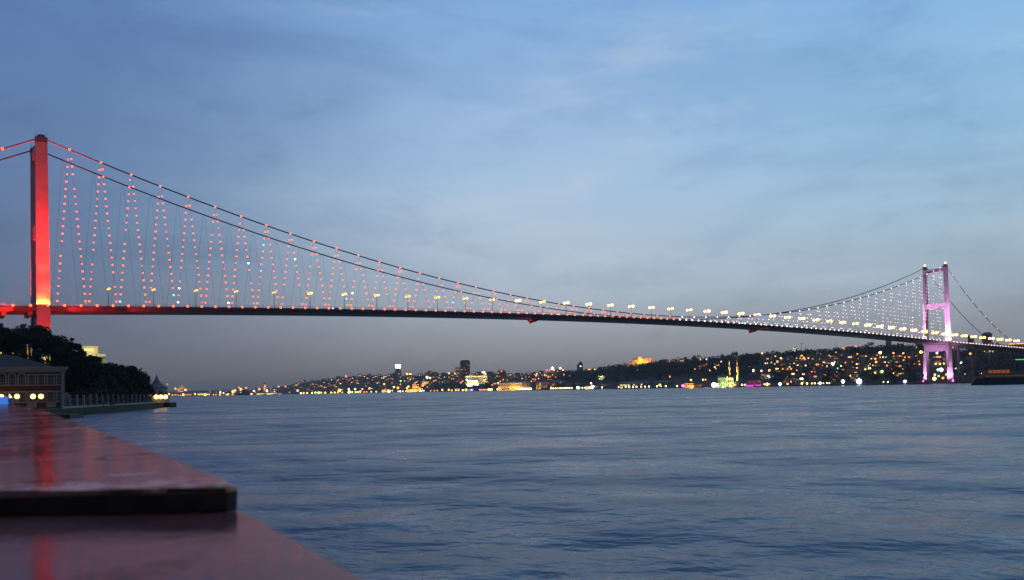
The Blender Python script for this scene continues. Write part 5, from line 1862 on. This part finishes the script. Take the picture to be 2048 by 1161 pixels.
# garden trees
for cxp, top, hw, d, lab, sd_, low_, nl_ in (
        (-10, 650, 42, 236, 'dark spreading tree behind the palace at the photo edge', 1, .78, 5200),
        (60, 652, 40, 242, 'broad umbrella-crowned tree before the red tower leg', 2, .80, 5000),
        (103, 668, 32, 238, 'sloping dark tree right of the umbrella-crowned tree', 3, .72, 4400),
        (25, 676, 24, 246, 'dark tree filling the gap left of the umbrella-crowned tree', 14, .78, 2600),
        (146, 679, 25, 228, 'tall round-topped dark tree beside the lit terraced block', 4, 0, 0),
        (124, 694, 22, 232, 'dark tree between the sloping tree and the round-topped tree', 15, .5, 2000),
        (80, 700, 24, 230, 'thin leafy tree under the umbrella crown with light shining through', 16, .35, 900),
        (38, 702, 26, 231, 'thin leafy tree above the palace roof with light shining through', 17, .35, 900),
        (0, 706, 26, 229, 'thin leafy tree over the palace roof near the photo edge', 18, .35, 1000),
        (180, 711, 33, 218, 'bushy dark tree below the lit terraced block', 5, 0, 0),
        (162, 740, 30, 222, 'low dense tree at the right corner of the palace', 6, 0, 0),
        (226, 729, 34, 246, 'spiky-topped dark tree in the middle of the palace garden', 7, 0, 0),
        (258, 735, 35, 260, 'rounded dark tree left of the flagpole', 8, 0, 0),
        (281, 750, 22, 276, 'small steep dark tree next to the tented pavilion', 9, 0, 0),
        (204, 748, 33, 226, 'low dark garden tree behind the left fence posts', 10, 0, 0),
        (242, 757, 33, 248, 'lowest dark garden tree behind the middle fence posts', 12, 0, 0)):
    p = at(cxp, 800, d)
    gz = bank_z(d, max(0, edge_x(d) - p.x))
    tp_ = at(cxp, top, d)
    hgt = (tp_.z - gz)
    tree('garden_tree', lab, (p.x, d, gz), hgt * 1.0, hw * d / F, sd_ * 13 + 1, 'trees in the palace garden', leaf=.50, nl=nl_ or (7800 if hw > 30 else 6000),
         low=low_ or (.30 if top < 700 else .10), clumps=60, lm=0, top_heavy=1.25 if top < 700 else 1.0)
# lit blocks behind the trees
rt = building('terraced_block', 'yellow-lit terraced block rising behind the garden trees', 166, 197, 694.5, 790, 372, STONE, None, 0,
              [(.42, .055, .60, .055, 'l'), (.5, .165, .74, .06, 'l'), (.5, .29, .7, .05, 'l'), (.5, .42, .7, .04, 'd'), (.75, .6, .3, .05, 'l')], depth=14, sink=14)
k = 372 / F
own(MB().box((19.5 * k, 5, 68 * k), (13 * k, 9, 22 * k)).box((19.5 * k, 2, 78 * k), (14.5 * k, 14, 1.2)), 'side_bay', STONE, rt)
own(MB().box((0, -1.0, 81 * k), (33 * k, 2.2, .7)).box((0, -1.0, 70 * k), (34 * k, 2.4, .6)), 'balcony', CONCRETE, rt)
flood(ell(181, 706, 366), (1, .85, .30), .5, 7, radius=.5)
flood(ell(203, 712, 364), (.85, 1, .40), .35, 7, radius=.5)
building('garden_mansion', 'long yellow-lit mansion glimpsed through the garden trees', -40, 134, 694, 745, 268, HW[0], None, 0,
         grid(22, 3, 'lllx', .62, .62, .62, 3), depth=12, sink=8)
for x in (10, 48, 85, 118):
    flood(ell(x, 730, 264.5), (1, .85, .28), .5, 4, radius=.4)
building('garden_cottage', 'small cottage with bright yellow window behind the fence trees', 178, 200, 738, 760, 250, HW[0], ('hip', ROOFT), 1.5, [(.35, .35, .36, .32, 'y'), (.72, .3, .16, .16, 'l'), (.6, .8, .12, .2, 'y')], depth=6, sink=8)
# flagpole
p = at(274, 812, 262)
fp = empty('flagpole', (p.x, p.y, 1.7), 'pale flagpole with furled red flag among the garden trees', 'flagpole')
k = 262 / F
own(MB().tube([(0, 0, 0), (0, 0, 11.8)], [.09, .05], 6), 'pole', WHITEP, fp)
mb = MB()
for i in range(7):
    z = 11.4 - i * .34
    w = .10 + .22 * math.sin(math.pi * (i + .6) / 7)
    mb.v += [(.06, -.05, z), (.06 + w, -.10 - .05 * (i % 2), z - .1), (.06 + w, .06, z - .1), (.06, .05, z)]
for i in range(6):
    for j in range(4):
        a = i * 4
        mb.f.append((a + j, a + (j + 1) % 4, a + 4 + (j + 1) % 4, a + 4 + j))
        mb.m.append(0)
own(mb, 'flag', FLAGRED, fp)

# ------------------------------------------------------------------ foreground ledge
lm_, nt, b = newmat('wet_painted_steel')
tcn = nt.nodes.new('ShaderNodeTexCoord')
ZU, ZL = CAMH - .050, CAMH - .0637
TILT = math.tan(R(0.8))


def ontilt(px, py):
    r = ray(px, py)
    t = (ZU - CAMH - TILT * .449) / (r.z - TILT * r.y)
    return CAM + r * t


ex = onz(470, 972, ZU)
ey = onz(150, 977, ZU)
ed_n = Vector((-(ey - ex).y, (ey - ex).x, 0)).normalized()
if ed_n.y < 0:
    ed_n = -ed_n
geo = nt.nodes.new('ShaderNodeNewGeometry')


def vm(op, a, bb):
    n = nt.nodes.new('ShaderNodeVectorMath')
    n.operation = op
    for i, v in enumerate((a, bb)):
        if isinstance(v, Vector):
            n.inputs[i].default_value = v
        else:
            nt.links.new(v, n.inputs[i])
    return n


def ramp(fac, stops):
    n = nt.nodes.new('ShaderNodeValToRGB')
    while len(n.color_ramp.elements) < len(stops):
        n.color_ramp.elements.new(.5)
    for e, (p_, c) in zip(n.color_ramp.elements, stops):
        e.position = p_
        e.color = c if isinstance(c, tuple) else (c, c, c, 1)
    nt.links.new(fac, n.inputs['Fac'])
    return n.outputs['Color']


def mixc(f, a, c):
    n = nt.nodes.new('ShaderNodeMix')
    n.data_type = 'RGBA'
    nt.links.new(f, n.inputs[0])
    for s_, v in ((6, a), (7, c)):
        if isinstance(v, tuple):
            n.inputs[s_].default_value = v
        else:
            nt.links.new(v, n.inputs[s_])
    return n.outputs[2]


tcn_pos = geo.outputs['Position']


def lnoise(scale, det=4, rough=.55):
    n = nt.nodes.new('ShaderNodeTexNoise')
    n.inputs['Scale'].default_value = scale
    n.inputs['Detail'].default_value = det
    n.inputs['Roughness'].default_value = rough
    nt.links.new(tcn_pos, n.inputs['Vector'])
    return n.outputs['Fac']


dist_edge = vm('DOT_PRODUCT', vm('SUBTRACT', tcn_pos, ex).outputs[0], ed_n).outputs['Value']
paint = ramp(lnoise(9), [(.28, (.22, .066, .058, 1)), (.72, (.34, .125, .105, 1))])
near_edge = ramp(nmath('ADD', nmath('MULTIPLY', dist_edge, 4.5), nmath('MULTIPLY', lnoise(30, 5), 1.4)), [(.74, 1.0), (.92, 0.0)])
near_edge = nmath('MULTIPLY', near_edge, nmath('GREATER_THAN', dist_edge, -.004))
chip = mixc(ramp(lnoise(45, 5), [(.44, 0.0), (.54, 1.0)]), (.85, .66, .58, 1), (.60, .15, .02, 1))
col = mixc(near_edge, paint, chip)
# ring stain left by a pot
rc = ontilt(262, 914)
rr = nmath('ABSOLUTE', nmath('SUBTRACT', vm('LENGTH', vm('SUBTRACT', tcn_pos, rc).outputs[0], Vector()).outputs['Value'], .018), 0) if False else None
dln = nt.nodes.new('ShaderNodeVectorMath')
dln.operation = 'LENGTH'
nt.links.new(vm('SUBTRACT', tcn_pos, rc).outputs[0], dln.inputs[0])
rad = nmath('ADD', dln.outputs['Value'], nmath('MULTIPLY', lnoise(30, 2), .014))
ring = ramp(nmath('MULTIPLY', nmath('ABSOLUTE', nmath('SUBTRACT', rad, .030), 0), 100), [(.15, .9), (.40, 0.0)])
col = mixc(ring, col, (.05, .05, .045, 1))
spots = ramp(lnoise(19, 4, .6), [(.58, 0.0), (.68, .85)])
scuff = ramp(lnoise(7, 6, .7), [(.54, 0.0), (.66, .5)])
col = mixc(scuff, col, (.36, .22, .19, 1))
col = mixc(spots, col, (.06, .035, .035, 1))
rgh = ramp(lnoise(14, 4), [(.35, .06), (.7, .19)])
df = nt.nodes.new('ShaderNodeBsdfDiffuse')
gl = nt.nodes.new('ShaderNodeBsdfAnisotropic')
gl.inputs['Color'].default_value = (.92, .54, .55, 1)
fr = nt.nodes.new('ShaderNodeFresnel')
fr.inputs['IOR'].default_value = 1.4
mx = nt.nodes.new('ShaderNodeMixShader')
nt.links.new(col, df.inputs['Color'])
nt.links.new(rgh, gl.inputs['Roughness'])
nt.links.new(nmath('MULTIPLY', nmath('MULTIPLY', fr.outputs[0], 1.0), nmath('SUBTRACT', 1.0, nmath('MULTIPLY', nmath('ADD', ring, spots), .55))), mx.inputs[0])
nt.links.new(df.outputs[0], mx.inputs[1])
nt.links.new(gl.outputs[0], mx.inputs[2])
nt.links.new(mx.outputs[0], nt.nodes['Material Output'].inputs['Surface'])
bp = nt.nodes.new('ShaderNodeBump')
bp.inputs['Strength'].default_value = .20
bp.inputs['Distance'].default_value = .002
nt.links.new(nmath('ADD', lnoise(38, 4), nmath('MULTIPLY', lnoise(160, 3), .35)), bp.inputs['Height'])
for q in (df, gl, fr):
    nt.links.new(bp.outputs['Normal'], q.inputs['Normal'])
nt.nodes.remove(b)
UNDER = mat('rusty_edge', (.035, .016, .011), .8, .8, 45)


def plate(name, pts, zt, th, parent, bevel):
    bm = bmesh.new()
    rj = random.Random(len(pts))
    fine = []
    for p, q_ in zip(pts, pts[1:] + pts[:1]):
        ln = (q_ - p).length
        n_ = max(1, min(14, int(ln / .03)))
        nr = Vector((-(q_ - p).y, (q_ - p).x, 0)).normalized()
        for k_ in range(n_):
            e_ = p.lerp(q_, k_ / n_)
            fine.append(e_ + nr * (rj.uniform(-1, 1) * min(.0018, .07 * ln / n_) if k_ else 0))
    vs = [bm.verts.new((p.x, p.y, zt(p.x, p.y))) for p in fine]
    f = bm.faces.new(vs)
    bm.normal_update()
    if f.normal.z < 0:
        f.normal_flip()
    r = bmesh.ops.extrude_face_region(bm, geom=[f])
    for v in r['geom']:
        if isinstance(v, bmesh.types.BMVert):
            v.co.z -= th
    bmesh.ops.recalc_face_normals(bm, faces=bm.faces)
    top = [e for e in bm.edges if all(abs(v.co.z - zt(v.co.x, v.co.y)) < 1e-5 for v in e.verts)]
    bmesh.ops.bevel(bm, geom=top, offset=bevel, segments=3, affect='EDGES', profile=.6)
    if name == 'upper_plate':      # chipped, worn front lip
        for v in bm.verts:
            dq = (v.co - ex).dot(ed_n)
            if dq < .006:
                v.co += ed_n * rj.uniform(-.0016, .0016) + Vector((0, 0, rj.uniform(-.0014, .0003)))
    bm.normal_update()
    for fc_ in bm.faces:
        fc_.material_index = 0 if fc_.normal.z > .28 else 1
    me = bpy.data.meshes.new(name)
    bm.to_mesh(me)
    bm.free()
    me.materials.append(lm_)
    me.materials.append(UNDER)
    o = bpy.data.objects.new(name, me)
    COL.objects.link(o)
    o.parent = parent
    return o


ledge = empty('ledge', (0, 0, 0), 'wet pink painted ledge with a rusty chipped edge in front', 'ledge')
px_u = [(452, 974), (474, 970), (466, 966), (390, 934), (334, 914), (282, 893), (211, 865), (150, 844), (110, 829), (78, 819), (40, 811.5), (10, 808.3), (-60, 809)]
pu = [ontilt(x, y) for x, y in px_u]
far_l = pu[-1]
pu.append(far_l + Vector((-.6, -.9, 0)))
pu.append(Vector((ex.x - 1.1, ex.y - .12, ZU)))
pu.append(ontilt(-60, 984))
pu.append(ontilt(150, 980))
pu.append(ontilt(330, 976.5))
plate('upper_plate', pu, lambda x, y: ZU + TILT * (y - .449), .0125, ledge, .0030)
pl = [onz(900, 1262, ZL), onz(723, 1154, ZL), onz(631, 1104.5, ZL), onz(556, 1062, ZL), onz(479, 1021, ZL)]
q = onz(479, 1021, ZL)
vdir = Vector((-0.513, 0.858, 0))
pl.append(q + vdir * 3.0 + Vector((-.012, -.01, 0)))
pl.append(q + vdir * 3.0 + Vector((-1.2, -.8, 0)))
pl.append(Vector((-1.4, -.2, ZL)))
pl.append(Vector((.1, -.4, ZL)))
plate('lower_plate', pl, lambda x, y: ZL, .02, ledge, .002)
# quay wall that carries the ledge
mb = MB()
cpts = [onz(900, 1262, ZL), q, q + vdir * 2.9, q + vdir * 6.0]
base_pts = [Vector((.25, -.6, 0)), onz(631, 1104.5, ZL) + Vector((-.03, -.02, 0)), q + Vector((-.06, -.03, 0)), q + vdir * 2.4 + Vector((-.10, -.1, 0)),
            q + vdir * 2.6 + Vector((-1.2, -.8, 0)), Vector((-2.2, -.6, 0))]
n = len(base_pts)
ztop = ZL - .0215
vs = [(p_.x, p_.y, -1.5) for p_ in base_pts] + [(p_.x, p_.y, ztop) for p_ in base_pts]
fs = [tuple(reversed(range(n))), tuple(range(n, 2 * n))] + [(i, (i + 1) % n, n + (i + 1) % n, n + i) for i in range(n)]
qw = mb.add(vs, fs).build('quay_wall', CONCRETE)
tag(qw, 'concrete quay wall under the pink painted ledge', 'wall')

# light-emitting blue lamp box and a pale tub at the ledge's far end
for name, px, py, wpx, hpx, m_, lab in (('lamp_box', 4, 809.0, 22, 11, BLUEP, 'glowing blue box at the far end of the ledge'),
                                        ('tub', 22, 808.6, 10, 9, PALEP, 'pale grey plastic tub beside the glowing blue box on the ledge')):
    p = ontilt(px, py)
    k = p.y / F * 1.15
    rt = empty(name, p, lab, name)
    w, hgt = wpx * k, hpx * k
    if name == 'lamp_box':
        own(MB().hexa([(-w * .5, -w * .3, 0), (w * .5, -w * .3, 0), (w * .5, w * .3, 0), (-w * .5, w * .3, 0)],
                      [(-w * .5, -w * .3, hgt), (w * .40, -w * .3, hgt), (w * .40, w * .3, hgt), (-w * .5, w * .3, hgt)]), 'body', m_, rt)
        own(MB().box((-w * .05, 0, hgt + .002), (w * .94, w * .64, .004)), 'rim', m_, rt)
    else:
        own(MB().lathe((0, 0, 0), [(w * .40, 0), (w * .5, hgt * .92), (w * .54, hgt * .93), (w * .54, hgt)], 14), 'body', m_, rt)
        own(MB().lathe((0, 0, hgt), [(w * .5, .0005), (w * .5, .004)], 14), 'lid', m_, rt)

# ------------------------------------------------------------------ evening haze
HAZE = True
if HAZE:
    hm = bpy.data.materials.new('evening_air')
    hm.use_nodes = True
    t_ = hm.node_tree
    t_.nodes.remove(t_.nodes['Principled BSDF'])
    v = t_.nodes.new('ShaderNodeVolumePrincipled')
    v.inputs['Color'].default_value = (.97, .90, .86, 1)
    v.inputs['Density'].default_value = 9.5e-5
    v.inputs['Anisotropy'].default_value = 0.0
    t_.links.new(v.outputs[0], t_.nodes['Material Output'].inputs['Volume'])
    hz = MB().box((0, 6000, 87), (17600, 13000, 184)).build('haze', hm)
    tag(hz, 'thin grey evening haze over the strait', 'haze', kind='stuff')
print('objects', len(bpy.data.objects), 'houses', len(houses), 'lamps', len(LP), 'hang', len(hang), 'hlights', len(hlights))
